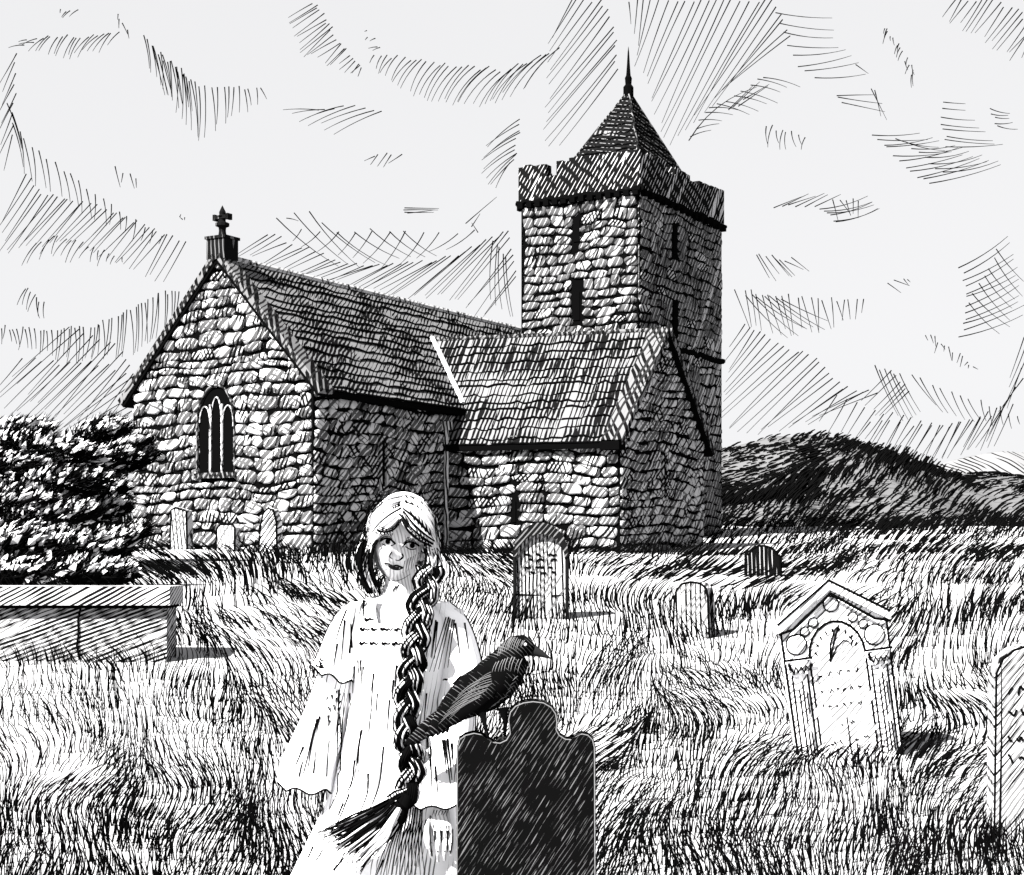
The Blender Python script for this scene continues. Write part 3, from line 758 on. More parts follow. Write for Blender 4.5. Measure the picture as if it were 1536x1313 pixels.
GRP = 'small gravestones along the gable wall'
outline_stone('gravestone', 'tall pale square-topped gravestone by the bush under the gable', [(252,830),(254,764),(262,761),(282,766),(284,832)], 42.6, .3, tomb_mat('tall gravestone', 42.6), group=GRP, yaw=-24)
outline_stone('gravestone', 'lowest pale gravestone in the middle under the gable window', [(321,832),(322,792),(328,786),(350,786),(355,792),(354,834)], 42.4, .28, tomb_mat('low gravestone', 42.4, t=.2), group=GRP, yaw=-24)
outline_stone('gravestone', 'hatched round-topped gravestone near the right end of the gable wall', [(384,838),(389,785),(394,768),(402,762),(411,765),(417,782),(418,842)], 42.0, .3, tomb_mat('round gravestone', 42.0, base=.5, t=.4, n=(.7,.2,-.6)), group=GRP, yaw=-24)

# pointed-arch stone in the middle
def ink_mid(m):
    S_ = Surface(m)
    for yy, a, b in ((832, 786, 832), (840, 792, 828), (851, 786, 826), (859, 796, 828)): scribble(S_, m, a, b, yy, 4, 2.2, 2)
    S_.stroke(m, [(774, 892), (812, 893)], 1.8); S_.stroke(m, [(828, 894), (842, 893)], 1.8)
MIDM = tomb_mat('pointed gravestone', 19, n=(1,.2,.02), t=.5, px=5.5, b=60, dark=.002)
mid_pts = [(773,938),(772,828),*[(811+39*math.cos(q*math.pi/14), 830-44*math.sin(q*math.pi/14)) for q in range(13, 0, -1)],(850,828),(850,938)]
ms = outline_stone('gravestone', 'tall hatched gravestone with dark hooded arch in front of the transept', mid_pts, 19.0, .16, MIDM, ink_mid)
m = MB(); Y = 18.97
pp = [(811+42*math.cos(q*math.pi/16), 834-50*math.sin(q*math.pi/16)) for q in range(16, -1, -1)]
inn = [(811+36*math.cos(q*math.pi/16), 838-37*math.sin(q*math.pi/16)) for q in range(16, -1, -1)]
V = [W(a, b, Y-.04) for a, b in pp]+[W(a, b, Y-.04) for a, b in inn]; n = len(pp)
V += [v+Vector((0, .24, 0)) for v in V]
m.add(V, [(i, i+1, n+i+1, n+i) for i in range(n-1)]+[(2*n+i, 2*n+i+1, i+1, i) for i in range(n-1)]+[(n+i, n+i+1, 3*n+i+1, 3*n+i) for i in range(n-1)])
m.build('hood', ink_mat('dark hood moulding', .004, [dict(n=(.7,.3,-.6), s=sp(19,6), t=.34, b=.12, a=.09, wob=.1)]), ms, ms.location)
SHM = ink_mat('dark shaft', .004)
for a in (772, 851):
    m = MB(); m.tube([W(a, 835, Y-.01), W(a, 940, Y-.01)], sp(19, 2.6), 6); m.build('shaft', SHM, ms, ms.location)

# small pale stone and dark stone on the right
outline_stone('gravestone', 'pale round-shouldered gravestone with vertical strokes right of the church', [(1007,964),(1008,905),(1012,885),(1021,875),(1035,872),(1052,874),(1061,882),(1064,896),(1067,964)], 17.0, .22, tomb_mat('pale gravestone', 17.0, n=(1,.2,.02), t=.45, px=7.5, b=14, dark=.002), yaw=-26)
outline_stone('gravestone', 'small black round-headed gravestone on the slope right of the church', [(1117,866),(1117,833),(1123,831),(1128,823),(1137,818),(1147,818),(1157,821),(1164,828),(1166,832),(1171,834),(1171,868)], 29.5, .3,
    ink_mat('black gravestone', .002, [dict(n=(1,.2,.02), s=sp(29.5,6), t=.2, b=.6, a=.2, wob=.1)]), yaw=-15)

# leaning white memorial: built upright, then tilted
Y = 10.7; k = Y/F
mem = thing('memorial', 'leaning white memorial stone with gable top and carved columns', 'gravestone', tuple(W(1278, 1150, Y)))
o = mem.location
tl = R(-7.5); MT = Matrix.Rotation(tl, 3, 'Y')
def L2(x, z, y=0): return o+MT @ Vector((x*k, y, z*k))    # x, z in photo pixels from the foot centre
MEM = ink_mat('white marble', .78, [dict(n=ND, s=sp(Y, 6), t=.4, b=.1, a=.10)])
EDGE = INK
def mprism(m, pts, y0, y1, mi=0): m.prism([L2(x, z, y0) for x, z in pts], MT @ Vector((0, y1-y0, 0)), mi)
m = MB()
body = [(-76,-60),(76,-60),(79,200),(79,222),(2,272),(-79,222),(-79,200)]
mprism(m, body, .0, .16)
# the arched panel is outlined by a bead
ar = [(-42, 14), (-42, 168)]+[(-42*math.cos(math.pi*i/10), 168+52*math.sin(math.pi*i/10)) for i in range(1, 10)]+[(42, 168), (42, 14)]
m.tube([L2(x, z, -.003) for x, z in ar[1:-1]], k*2.02, 5, 1)
for a, b in (((-42,160),(-42,96)), ((-42,80),(-42,40)), ((42,160),(42,110)), ((42,95),(42,60)), ((42,50),(42,24))): m.tube([L2(*a, -.003), L2(*b, -.003)], k*1.55, 5, 1)
m.tube([L2(-42,24,-.003), L2(-30,12,-.003), L2(28,12,-.003), L2(42,24,-.003)], k*1.40, 5, 1)
for i in range(9):
    t = math.pi*(i+.7)/10; c = Vector((-34*math.cos(t), 168+42*math.sin(t)))
    m.tube([L2(c.x, c.y, -.003), L2(c.x*.9, c.y-5, -.003)], k*1.40, 5, 1)
m.tube([L2(*p, -.003) for p in ((-12,160),(-9,185),(0,205),(8,214),(2,200),(-6,180),(-12,160))], k*1.40, 5, 1)
m.tube([L2(*p, -.003) for p in ((-12,160),(0,180),(12,190),(20,186))], k*1.24, 5, 1)
m.tube([L2(*p, -.003) for p in ((20,196),(25,188),(22,180))], k*1.24, 5, 1)
for z, a, b in ((143,-32,32),(118,-32,34),(93,-32,30),(66,-8,18),(40,-22,-4),(40,10,32)):
    x = a
    while x < b:
        L = rng.uniform(3, 9); q = [(x+i*2.6, z+rng.uniform(-4, 4)) for i in range(max(2, int(L/2.6)+1))]
        m.tube([L2(*p, -.003) for p in q], k*1.32, 4, 1); x += L+rng.uniform(4, 8)
for x, a, b in ((2,75,-4),(12,34,10),(22,24,14),(-12,5,-15)): m.tube([L2(x, a, -.003), L2(x, b, -.003)], k*1.24, 4, 1)
for q in ((-77,-60,-80,222),(77,-60,80,222)): m.tube([L2(q[0], q[1], 0), L2(q[2], q[3], 0)], k*1.9, 5, 1)
m.build('slab', [MEM, EDGE], mem, o)
m = MB()       # gable coping
for sg in (-1, 1):
    P0 = [(sg*84, 212), (sg*84, 224), (0, 281), (0, 268)]
    mprism(m, P0 if sg < 0 else P0[::-1], -.035, .18)
    m.tube([L2(sg*84, 211, -.03), L2(sg*62, 216, -.035), L2(0, 262, -.035)], k*2.33, 5, 1)
    m.tube([L2(sg*85, 225, -.036), L2(0, 282, -.036)], k*1.86, 5, 1)
m.build('gable', [MEM, EDGE], mem, o)
for sg in (-1, 1):
    m = MB(); x = sg*60
    m.loft([[L2(x+r_*math.cos(2*math.pi*j/14), z, -.012-.6*k*r_*math.sin(2*math.pi*j/14)) for j in range(14)] for z, r_ in
        ((-4,20),(2,20),(4,15),(9,15),(11,11),(20,10.5),(90,10),(146,10),(148,13),(152,12),(158,17),(166,19),(168,19))])
    for dx in (-5, 1, 6): m.tube([L2(x+dx, 140-abs(dx)*3, -.012-k*7.0), L2(x+dx, 70+dx*3, -.012-k*7.0)], k*1.24, 4, 1); m.tube([L2(x+dx*.9, 62, -.012-k*7.0), L2(x+dx, 18, -.012-k*7.0)], k*1.24, 4, 1)
    cap = [(x-16, 166), (x-15, 158), (x-10, 152), (x-7, 160), (x-3, 152), (x+1, 160), (x+5, 151), (x+9, 160), (x+14, 153), (x+17, 163)]
    m.tube([L2(a, b, -.012-k*12.5) for a, b in cap], k*2.33, 5, 1)
    m.tube([L2(x-20, 171, -.012-k*10), L2(x+20, 171, -.012-k*10)], k*2.02, 5, 1); m.tube([L2(x-20, 1, -.02-k*11), L2(x+16, 4, -.02-k*11)], k*2.33, 5, 1)
    for dx in (-11.5, 11.5): m.tube([L2(x+dx, 12, -.006), L2(x+dx, 90, -.006), L2(x+dx, 148, -.006)], k*1.5, 5, 1)
    m.build('column', [MEM, EDGE], mem, o)
for x, z, r_ in ((-59,192,15),(59,192,15),(0,246,11),(-30,222,6.5),(30,222,6.5),(-44,210,6),(44,210,6)):
    m = MB()
    ring = lambda rr, yy: [L2(x+rr*math.cos(2*math.pi*j/16), z+rr*math.sin(2*math.pi*j/16), yy) for j in range(16)]
    m.loft([ring(r_, .0), ring(r_*.95, -.012), ring(r_*.5, -.016), ring(.3, -.017)])
    a = ring(r_, -.006); m.tube(a+[a[0]], k*1.71, 5, 1)
    m.build('rosette', [MEM, EDGE], mem, o, smooth=True)

# headstone cut by the right edge of the picture
def ink_r(m):
    S_ = Surface(m)
    for yy in (1033, 1068, 1107, 1140): scribble(S_, m, 1512, 1640, yy, 6, 8, 2.2)
    S_.stroke(m, [(1499, 1262), (1502, 1100), (1502, 1000)], 2.0)
RM = ink_mat('hatched grey headstone', PAPER, [dict(n=(.75,.2,-.62), s=sp(7.8, 9), t=.32, b=.5, a=.003, wob=.15), dict(n=(.7,.5,-.5), s=sp(7.8, 6), t=.4, b=.3, a=.09)])
rs = outline_stone('headstone', 'large hatched headstone with worn lettering cut off by the picture edge', [(1490,1285),(1493,1010),(1503,988),(1520,974),(1545,966),(1600,958),(1655,966),(1680,976),(1697,990),(1706,1010),(1708,1285)], 7.8, .14, RM, ink_r)
m = MB(); a = W(1470, 1268, 7.76); b = W(1730, 1310, 7.76); m.abox(a.x, b.x, 7.72, 8.02, b.z-.3, a.z); m.build('plinth', RM, rs, rs.location)

# chest tomb at the left
Y = 15.0
ct = thing('chest_tomb', 'long low stone chest tomb with overhanging slab beside the bushes', 'tomb', tuple(W(100, 985, Y)))
TM = ink_mat('hatched tomb stone', PAPER, [dict(n=(.33,.3,-.9), s=sp(Y, 5.8), t=.62, b=1.6, a=.003, wob=.12, br=(.28, .42)), dict(n=(.5,.4,-.7), s=sp(Y, 6), t=.4, b=.5, a=.09)])
a, b = W(-260, 905, Y+.06), W(250, 990, Y+.06)
m = MB(); m.abox(a.x, b.x, Y+.06, Y+.5, b.z-.35, a.z)
for px_ in (118, -60): q = W(px_, 950, Y+.05); m.tube([Vector((q.x+rng.uniform(-.02,.02), q.y, q.z+z_)) for z_ in (-.25,-.12,0,.12,.24)], .01, 5, 1)
m.build('chest', [TM, INK], ct, ct.location)
TS = ink_mat('tomb slab', PAPER, [dict(n=(.45,.3,-.85), s=sp(Y, 5.8), t=.62, b=.6, a=.003, wob=.12, br=(.28, .45), patch=(1.5,.5,1.2))])
a, b = W(-272, 880, Y), W(256, 908, Y)
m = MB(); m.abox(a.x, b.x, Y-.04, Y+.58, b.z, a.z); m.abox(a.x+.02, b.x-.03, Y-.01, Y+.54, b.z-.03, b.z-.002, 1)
m.build('lid', [TS, INK], ct, ct.location)

# black ornate headstone with the crow
Y = 4.1; k = Y/F
pts = [(684,1500),(684,1122),(688,1109),(697,1103),(709,1100),(719,1102),(727,1108),(736,1114),(748,1115),(758,1110),(764,1100),(763,1088),(762,1078),(765,1067),(773,1058),(785,1053),(800,1051),(816,1053),(828,1060),(835,1070),(837,1082),(836,1094),(841,1103),(850,1109),(860,1110),(867,1105),(875,1101),(884,1103),(891,1110),(894,1122),(894,1500)]
BM = ink_mat('black slate headstone', .0015, [dict(n=(.82,.2,-.57), s=k*6, t=.24, b=.03, a=.04, wob=.1, patch=(9,-.1,.9)), dict(n=(.86,.2,-.5), s=k*9, t=.16, b=.022, a=.07, wob=.1, patch=(14,-.6,1.0))])
def edge_line(m):
    S_ = Surface(m)
outline_stone('headstone', 'black ornate headstone with round top and shoulders, crow perched on it', pts, Y, .075, BM, None, base_drop=.15, edge=1.9, edge_mat=ink_mat('pale rim outline', .09))  # pale outline along the slab edge

# ------------------------------------------------------------------ crow
Y = 4.14
crow = thing('crow', 'black crow perched on the left shoulder of the black headstone', 'crow', tuple(W(745, 1113, Y))); o = crow.location
CROW = ink_mat('black feathers', .0015, [dict(n=(.62,.3,.78), s=k*5, t=.28, b=.03, a=.055, wob=.15, patch=(14,-.4,1.0))])
CROWD = ink_mat('black bill', .01)
def ell_loft(m, spine, n=20, mi=0):
    rings = []
    for i, (px, py, r1, r2) in enumerate(spine):
        a = spine[max(0, i-1)]; b = spine[min(len(spine)-1, i+1)]
        t = Vector((b[0]-a[0], 0, -(b[1]-a[1]))).normalized(); nn = Vector((-t.z, 0, t.x)); c = W(px, py, Y)
        rings.append([c+nn*(math.cos(2*math.pi*j/n)*r1*k*1.07)+Vector((0, 1, 0))*(math.sin(2*math.pi*j/n)*r2*k) for j in range(n)])
    m.loft(rings, mi)
m = MB()
ell_loft(m, smooth_curve_list := [(652,1083,8,10),(672,1070,17,18),(697,1052,26,26),(722,1037,32,32),(745,1018,33,33),(758,1003,30,30),(766,990,26,27),(771,980,22.5,24),(777,972,20,22),(785,970,17,19),(793,973,12,13),(799,977,8,8)])
# throat hackles and the light pen lines on head and breast
S_ = Surface(m)
for A, B, n in (([(752,962),(770,955),(788,962)],[(745,985),(762,975),(782,975)],14), ([(742,995),(765,985),(785,990)],[(735,1010),(760,1005),(778,1010)],9), ([(778,1010),(765,1040),(740,1060)],[(770,1018),(755,1048),(730,1066)],8)):
    S_.ruled(m, A, B, n, .75, 1, .05)
m.build('body', [CROW, ink_mat('pale feather edge', .10)], crow, o, smooth=True)
m = MB(); n = 14
ell_loft(m, [(668,1070,10,14),(650,1083,11,12),(632,1097,8,9),(618,1108,5,6),(607,1117,2,3)])
for q in range(3): m.tube([W(660, 1084+q*4, Y-.012), W(632-q*2, 1102+q*3, Y-.01), W(611+q*9, 1118-q*1, Y-.008)], [k*6, k*5, k*2], 6, 0, .4)
m.build('tail', CROW, crow, o, smooth=True)
for sy in (-1, 1):
    m = MB(); rings = []
    sw_ = [(752,1000,4),(742,1010,17),(728,1022,25),(710,1036,27),(692,1052,25),(675,1068,20),(660,1083,13),(648,1096,7),(640,1103,2)]
    for i, (px, py, r1) in enumerate(sw_):
        a = sw_[max(0, i-1)]; b = sw_[min(len(sw_)-1, i+1)]; t = Vector((b[0]-a[0], 0, -(b[1]-a[1]))).normalized(); nn = Vector((-t.z, 0, t.x))
        off = 30 if 1 < i < 6 else (24 if i < 7 else 14); off = min(off, 12+r1*.8)
        c = W(px, py, Y)+Vector((0, sy*k*off, 0))
        rings.append([c+nn*(math.cos(2*math.pi*j/12)*r1*k)+Vector((0, 1, 0))*(math.sin(2*math.pi*j/12)*5*k) for j in range(12)])
    m.loft(rings)
    for q in range(5):     # primaries
        a = W(690-q*6, 1060+q*5, Y)+Vector((0, sy*k*(24-q*2), 0)); b = W(646+q*8-6, 1102-q*2+4, Y)+Vector((0, sy*k*(14-q), 0))
        m.tube([a, a.lerp(b, .6), b], [k*6, k*5.5, k*1.2], 6, 0, .35)
    if sy < 0:
        S_ = Surface(m)
        S_.ruled(m, [(748,1003),(735,1030),(715,1050)], [(715,1020),(690,1052),(672,1082)], 13, .8, 1, .06)
        S_.ruled(m, [(725,1015),(712,1040),(690,1065)], [(690,1040),(672,1065),(655,1090)], 8, .8, 1, .05)
    m.build('wing', [CROW, ink_mat('pale wing quill', .075)], crow, o, smooth=True)
m = MB()
ell_loft(m, [(796,975,9,8),(803,977,7.5,6.5),(812,981,5,4.5),(820,985,2.6,2.4),(827,988.5,.5,.5)], 12)
m.build('beak', [CROWD, INK], crow, o, smooth=True)
m = MB(); m.lathe(W(788, 966, Y)+Vector((0, -k*17, 0)), [(k*.2,-k*2.6),(k*2.2,-k*1.5),(k*2.6,0),(k*2.2,k*1.5),(k*.2,k*2.6)], 10); m.build('eye', ink_mat('pale eye', .35), crow, o, smooth=True)
for dx, dy, foot in ((722, -.012, (733,1111)), (754, .012, (757,1107))):
    m = MB(); a = W(dx, 1062, Y+dy); b = W(dx+4, 1082, Y+dy); c = W(foot[0], foot[1], Y+dy)
    m.tube([a, b, c], [k*8.5, k*3.6, k*2.2], 8)
    for t_ in (-9, -3, 4, -14): m.tube([c, c+Vector((t_*k*.9, -.014 if t_ > -10 else .012, -.001)), c+Vector((t_*k*1.3, -.022 if t_ > -10 else .02, -.005))], [k*2.6, k*2.2, k*.8], 6)
    m.build('leg', CROWD, crow, o, smooth=True)

# ------------------------------------------------------------------ bushes
LEAF = ink_mat('pale leaf', .42)
def bush(label, blobs, seed, n_leaf, foot):
    r = random.Random(seed); root = thing('bush', label, 'bush', foot, 0, 'bushes left of the church'); o = root.location
    m = MB(); 
    for b in blobs[:5]:
        c = Vector(b[0]); m.tube([Vector(foot)+Vector((r.uniform(-.2,.2), 0, -.1)), Vector(foot).lerp(c, .55)+Vector((r.uniform(-.2,.2), 0, .1)), c], [.07, .05, .02], 6)
    m.build('stem', ink_mat('dark bark', .02), root, o)
    V = []; Fc = []; M = []
    tot = sum(b[1]*b[3] for b in blobs)
    for c, rx, ry, rz_, tilt in blobs:
        c = Vector(c)
        for _ in range(int(n_leaf*rx*rz_/tot)):
            th = r.uniform(0, 2*math.pi); ph = math.acos(r.uniform(-1, 1)); q = r.uniform(.72, 1.06)
            d = Vector((math.sin(ph)*math.cos(th), math.sin(ph)*math.sin(th), math.cos(ph)))
            p = c+Vector((d.x*rx, d.y*ry, d.z*rz_+d.x*rx*tilt))*q
            # sprays: strokes lying along the bough, pointing outward and up
            ink = r.random() < (.6 if d.z > .15 else .93)  # undersides get more ink: shade painted into the leaf colour
            g = (Vector((.75, 0, .45+tilt))+d*.8+Vector((r.uniform(-.5,.5), r.uniform(-.5,.5), r.uniform(-.4,.5)))).normalized()
            s_ = g.cross(d+Vector((.01,.3,.02))).normalized(); L = r.uniform(.28, .55) if ink else r.uniform(.16, .3); wd = r.uniform(.012, .026) if ink else r.uniform(.038, .07)
            nn = g.cross(s_); b0 = len(V)
            V += [p-g*L*.5, p+s_*wd+nn*wd*.3, p+g*L*.5+nn*L*.12, p-s_*wd+nn*wd*.3, p-nn*wd*.7]
            Fc += [(b0, b0+1, b0+4), (b0+1, b0+2, b0+4), (b0+2, b0+3, b0+4), (b0+3, b0, b0+4), (b0, b0+3, b0+2, b0+1)]; M += [1 if ink else 0]*5
    m = MB(); m.v = [tuple(v) for v in V]; m.f = Fc; m.m = M
    m.build('foliage', [LEAF, INK], root, o)
    return root
def blob(px, py, Y, rx, rz_, tilt=0): return (W(px, py, Y), rx*Y/F, max(rx, rz_)*Y/F*.8, rz_*Y/F, tilt)
bush('wide tiered bush with spiky top at the left edge of the churchyard', [blob(20,650,33,62,22,.1),blob(70,675,32.5,85,26,-.1),blob(10,700,32,75,24,0),blob(85,722,32,80,22,.05),blob(30,755,31.5,80,28,0),blob(-70,690,33,80,60,0),blob(80,775,31.5,70,24,.1)], 3, 6800, W(40, 880, 32))
bush('tiered bush whose branches reach across the left corner of the gable', [blob(150,650,36,45,22,.2),blob(190,672,36,42,16,.25),blob(150,690,35.5,60,20,.1),blob(196,694,36,42,14,.3),blob(150,735,35,45,22,.1),blob(160,765,34.5,40,18,.2)], 5, 4000, W(150, 870, 35))
bush('low dark bush directly behind the chest tomb', [blob(30,820,24,85,34,0),blob(110,830,24,70,32,.05),blob(165,815,24.5,42,24,.2),blob(140,860,23.5,60,24,0),blob(40,860,23.5,80,24,0),blob(200,800,25,26,12,.3)], 9, 5200, W(100, 890, 24))

# ------------------------------------------------------------------ girl
YG = 4.42; kg = YG/F
girl = thing('person', 'girl in a white dress with a long dark braid beside the black headstone', 'person', (W(600, 800, YG).x, YG, 0.0)); o = girl.location
# body: head, neck, torso, arms, hands and legs grown into one skin
hc = W(600, 806, YG); tilt = R(-9)
MH = Matrix.Rotation(R(9), 3, 'Y') @ Matrix.Rotation(R(-9), 3, 'Z')
head = MB(); NU, NV = 96, 80; V = []
def ga(x, z, cx_, cz_, sx, sz): return math.exp(-((x-cx_)/sx)**2-((z-cz_)/sz)**2)
for j in range(NV+1):
    ph = math.pi*j/NV
    for i in range(NU):
        th = 2*math.pi*i/NU; x, y, z = math.sin(ph)*math.sin(th), -math.sin(ph)*math.cos(th), math.cos(ph)
        X, Yy, Z = x*.069, y*.088, z*.117
        if z < 0: X *= 1-.30*(-z)**1.8; Yy = Yy*(1-.12*(-z)**2)-(.008*(-z) if y < 0 else -.03*(-z))
        if z > .2: X *= 1+.04*(z-.2)
        if y < 0:
            a = -y
            n_ = .024*ga(X, Z, 0, -.052, .011, .013)+.011*ga(X, Z, 0, -.028, .008, .03)+.006*(ga(X, Z, .011, -.056, .008, .007)+ga(X, Z, -.011, -.056, .008, .007))
            n_ -= .010*(ga(X, Z, .029, -.018, .017, .011)+ga(X, Z, -.029, -.018, .017, .011))
            n_ += .007*(ga(X, Z, .029, -.019, .012, .008)+ga(X, Z, -.029, -.019, .012, .008))
            n_ += .008*ga(X, Z, 0, -.079, .020, .005)+.008*ga(X, Z, 0, -.089, .016, .005)-.003*ga(X, Z, 0, -.0835, .02, .002)
            n_ += .009*ga(X, Z, 0, -.110, .020, .013)+.004*(ga(X, Z, .04, -.05, .02, .02)+ga(X, Z, -.04, -.05, .02, .02))
            Yy -= n_*min(1, a*1.6)
        V.append(hc+MH @ Vector((X, Yy, Z)))
head.add(V, [(j*NU+i, j*NU+(i+1) % NU, (j+1)*NU+(i+1) % NU, (j+1)*NU+i) for j in range(NV) for i in range(NU)])
body = MB()
def ering(px, py, Y, rx, ry, n=24):
    c = W(px, py, Y); return [c+Vector((rx*math.cos(2*math.pi*q/n), ry*math.sin(2*math.pi*q/n), 0)) for q in range(n)]
body.loft([ering(603, 845, YG+.015, .043, .046), ering(600, 875, YG+.012, .040, .044), ering(596, 893, YG+.012, .047, .047), ering(600, 903, YG+.012, .085, .055), ering(603, 918, YG+.01, .125, .072),
           ering(604, 945, YG, .135, .085), ering(604, 1000, YG, .125, .088), ering(604, 1060, YG, .110, .080), ering(604, 1110, YG, .12, .085), ering(604, 1160, YG, .135, .092), ering(604, 1200, YG, .13, .09)])
for sx in (-1, 1):
    body.tube([W(604+sx*32, 1180, YG), W(604+sx*34, 1380, YG-.01), W(604+sx*34, 1420, YG-.005), W(604+sx*36, 1570, YG+.015), W(604+sx*36, 1598, YG+.01)], [.078, .052, .05, .036, .036], 14)
    body.tube([W(604+sx*36, 1590, YG+.03), W(604+sx*38, 1600, YG-.05), W(604+sx*42, 1604, YG-.13)], [.034, .036, .022], 12, 0, .7)
    body.lathe(hc+MH @ Vector((sx*.060, .03, -.03)), [(.001,-.028),(.010,-.02),(.013,0),(.012,.016),(.001,.028)], 10)
# her left arm (right in the picture) hangs in front of the skirt; the other goes behind it
AR = [W(672, 915, YG), W(678, 1010, YG-.02), W(672, 1060, YG-.03), W(664, 1150, YG-.13), W(662, 1218, YG-.185)]
body.tube(AR, [.045, .038, .034, .028, .021], 14)
AL = [W(536, 915, YG), W(515, 1010, YG+.03), W(508, 1060, YG+.05), W(500, 1140, YG+.1), W(503, 1215, YG+.12)]
body.tube(AL, [.045, .038, .034, .028, .021], 14)
def hand(wr, sx):
    """hanging hand, back towards the viewer, fingers loosely curled"""
    px, py, Y = wr; 
    body.loft([ering(px, py-4, Y, .021, .015, 14), ering(px+sx*1, py+10, Y-.004, .026, .014, 14), ering(px+sx*1, py+26, Y-.007, .033, .014, 14), ering(px+sx*1, py+36, Y-.007, .033, .012, 14), ering(px, py+40, Y-.004, .028, .009, 14)])
    for q, (dx, l) in enumerate(((-14.5, 34), (-5, 40), (4.8, 38), (14, 30))):
        b = (px+dx*1.05, py+35)
        body.tube([W(b[0], b[1], Y-.006), W(b[0]+dx*.06, b[1]+l*.38, Y-.012), W(b[0]+dx*.02, b[1]+l*.72, Y-.004), W(b[0]-dx*.06, b[1]+l, Y+.014)], [.0072, .0068, .0062, .0046], 10)
    body.tube([W(px+sx*12, py+10, Y-.004), W(px+sx*21, py+26, Y-.016), W(px+sx*21, py+44, Y-.022), W(px+sx*18, py+56, Y-.02)], [.012, .0105, .009, .006], 10)
hand((662, 1218, YG-.19), -1)
hand((503, 1215, YG+.12), 1)
allb = MB(); allb.add(head.v, head.f); allb.add(body.v, body.f)
me = bpy.data.meshes.new('tmp'); me.from_pydata(allb.v, [], allb.f); me.update()
tmp = bpy.data.objects.new('tmp', me); col.objects.link(tmp)
md = tmp.modifiers.new('r', 'REMESH'); md.mode = 'VOXEL'; md.voxel_size = .0032; md.use_smooth_shade = True
ms_ = tmp.modifiers.new('s', 'SMOOTH'); ms_.iterations = 3; ms_.factor = .4
dg = bpy.context.evaluated_depsgraph_get(); ev = tmp.evaluated_get(dg)
bm_ = bpy.data.meshes.new_from_object(ev); bpy.data.objects.remove(tmp)
nv = len(bm_.vertices); A = np.empty(nv*3); bm_.vertices.foreach_get('co', A); A = A.reshape(-1, 3)
skin = MB(); skin.v = [tuple(x) for x in A]; skin.f = [tuple(p.vertices) for p in bm_.polygons]; skin.m = [0]*len(skin.f)
SKIN = ink_mat('pale skin', .55, [dict(n=(.93,.3,.25), s=kg*5, t=.42, b=.05, a=.30, wob=.15)])
SB = Surface(skin)
# nose, jaw and neck lines, and painted shade hatching on the cheek
for p, wd in (([(587,829),(584.5,835),(589,839)], 1.5), ([(603,831),(605,836),(600,841)], 1.5), ([(604,836),(598,841),(593,840)], 1.5), ([(606,818),(602,823)], .9)): SB.stroke(skin, p, wd, step=1.0)
SB.stroke(skin, [(564,848),(569,858),(578,867),(589,872),(603,869),(616,861)], .9)
SB.ruled(skin, [(606,842),(634,826)], [(602,860),(630,848)], 7, .8)  # hatch strokes painting shade on the right cheek
SB.ruled(skin, [(592,880),(600,876)], [(582,897),(588,900)], 4, .8)
# fingernails and finger gaps on the hand
for dx in (-9.7, -.1, 9.4): SB.stroke(skin, [(662+dx, 1246), (662+dx*.98, 1268), (662+dx*.96, 1290)], 1.8, step=2)
for q in ([(645.5,1222),(644.6,1240),(645.5,1262),(648,1284)],[(678,1222),(679,1240),(678.5,1262),(676,1280)]): SB.stroke(skin, q, 1.5, step=2, taper=False)
for dx in (-14.5, -5, 4.8, 14): SB.stroke(skin, [(660+dx, 1264), (664+dx, 1265)], 1.0, step=1); SB.stroke(skin, [(660+dx, 1277), (664+dx, 1277)], .9, step=1)
SB.ruled(skin, [(650,1216),(674,1216)], [(647,1224),(672,1224)], 6, .9)
SB.ruled(skin, [(648,1238),(676,1238)], [(648,1254),(675,1254)], 6, .8)
skin.build('body', [SKIN, INK], girl, o, smooth=True)
# eyes, brows, lips
EYEW = ink_mat('eye white', .75)
for lid, low, ir, ir_r in (([(570.5,812),(576,808.5),(583,808),(588,811),(593,816)], [(573,816),(580,819.5),(588,818.5),(592,816.5)], (582,812.5), 4.0), ([(606,817.5),(611,813.5),(618,813.5),(624,816),(628,819)], [(608,820),(616,824.5),(624,823.5)], (618.5,818.5), 4.2)):
    m = MB(); SB.stroke(m, lid, 1.9, 0, 1.0, False); SB.stroke(m, [(a, b-2.8) for a, b in lid[:4]], 1.0, 0, 1.0); SB.stroke(m, low, 1.0, 0, 1.0, False)
    h = SB.hit(*ir)
    for rr in (1.0, 2.4): SB.stroke(m, [(ir[0]+rr*math.cos(q*.7), ir[1]+rr*math.sin(q*.7)) for q in range(10)], 2.3, 0, .6, False)
    m.build('eye', INK, girl, o)
m = MB(); SB.ruled(m, [(572,799),(590,801)], [(570,806),(588,806)], 8, .75, 0); m.build('eyebrow', INK, girl, o); m = MB(); SB.ruled(m, [(610,806),(628,809)], [(607,811),(626,813)], 7, .75, 0); m.build('eyebrow', INK, girl, o)
m = MB()
SB.stroke(m, [(577,845),(583,846),(589,849.5),(595,848.5),(604,852)], 1.9, 0, 1.0, False)
SB.stroke(m, [(582,848.5),(589,853.5),(597,854.5),(603,852.5)], 1.5, 0, 1.0, False); SB.stroke(m, [(584,848.5),(590,851.5),(598,852)], 2.2, 0, 1.0, False)
m.build('lips', ink_mat('dark lips', .012), girl, o)

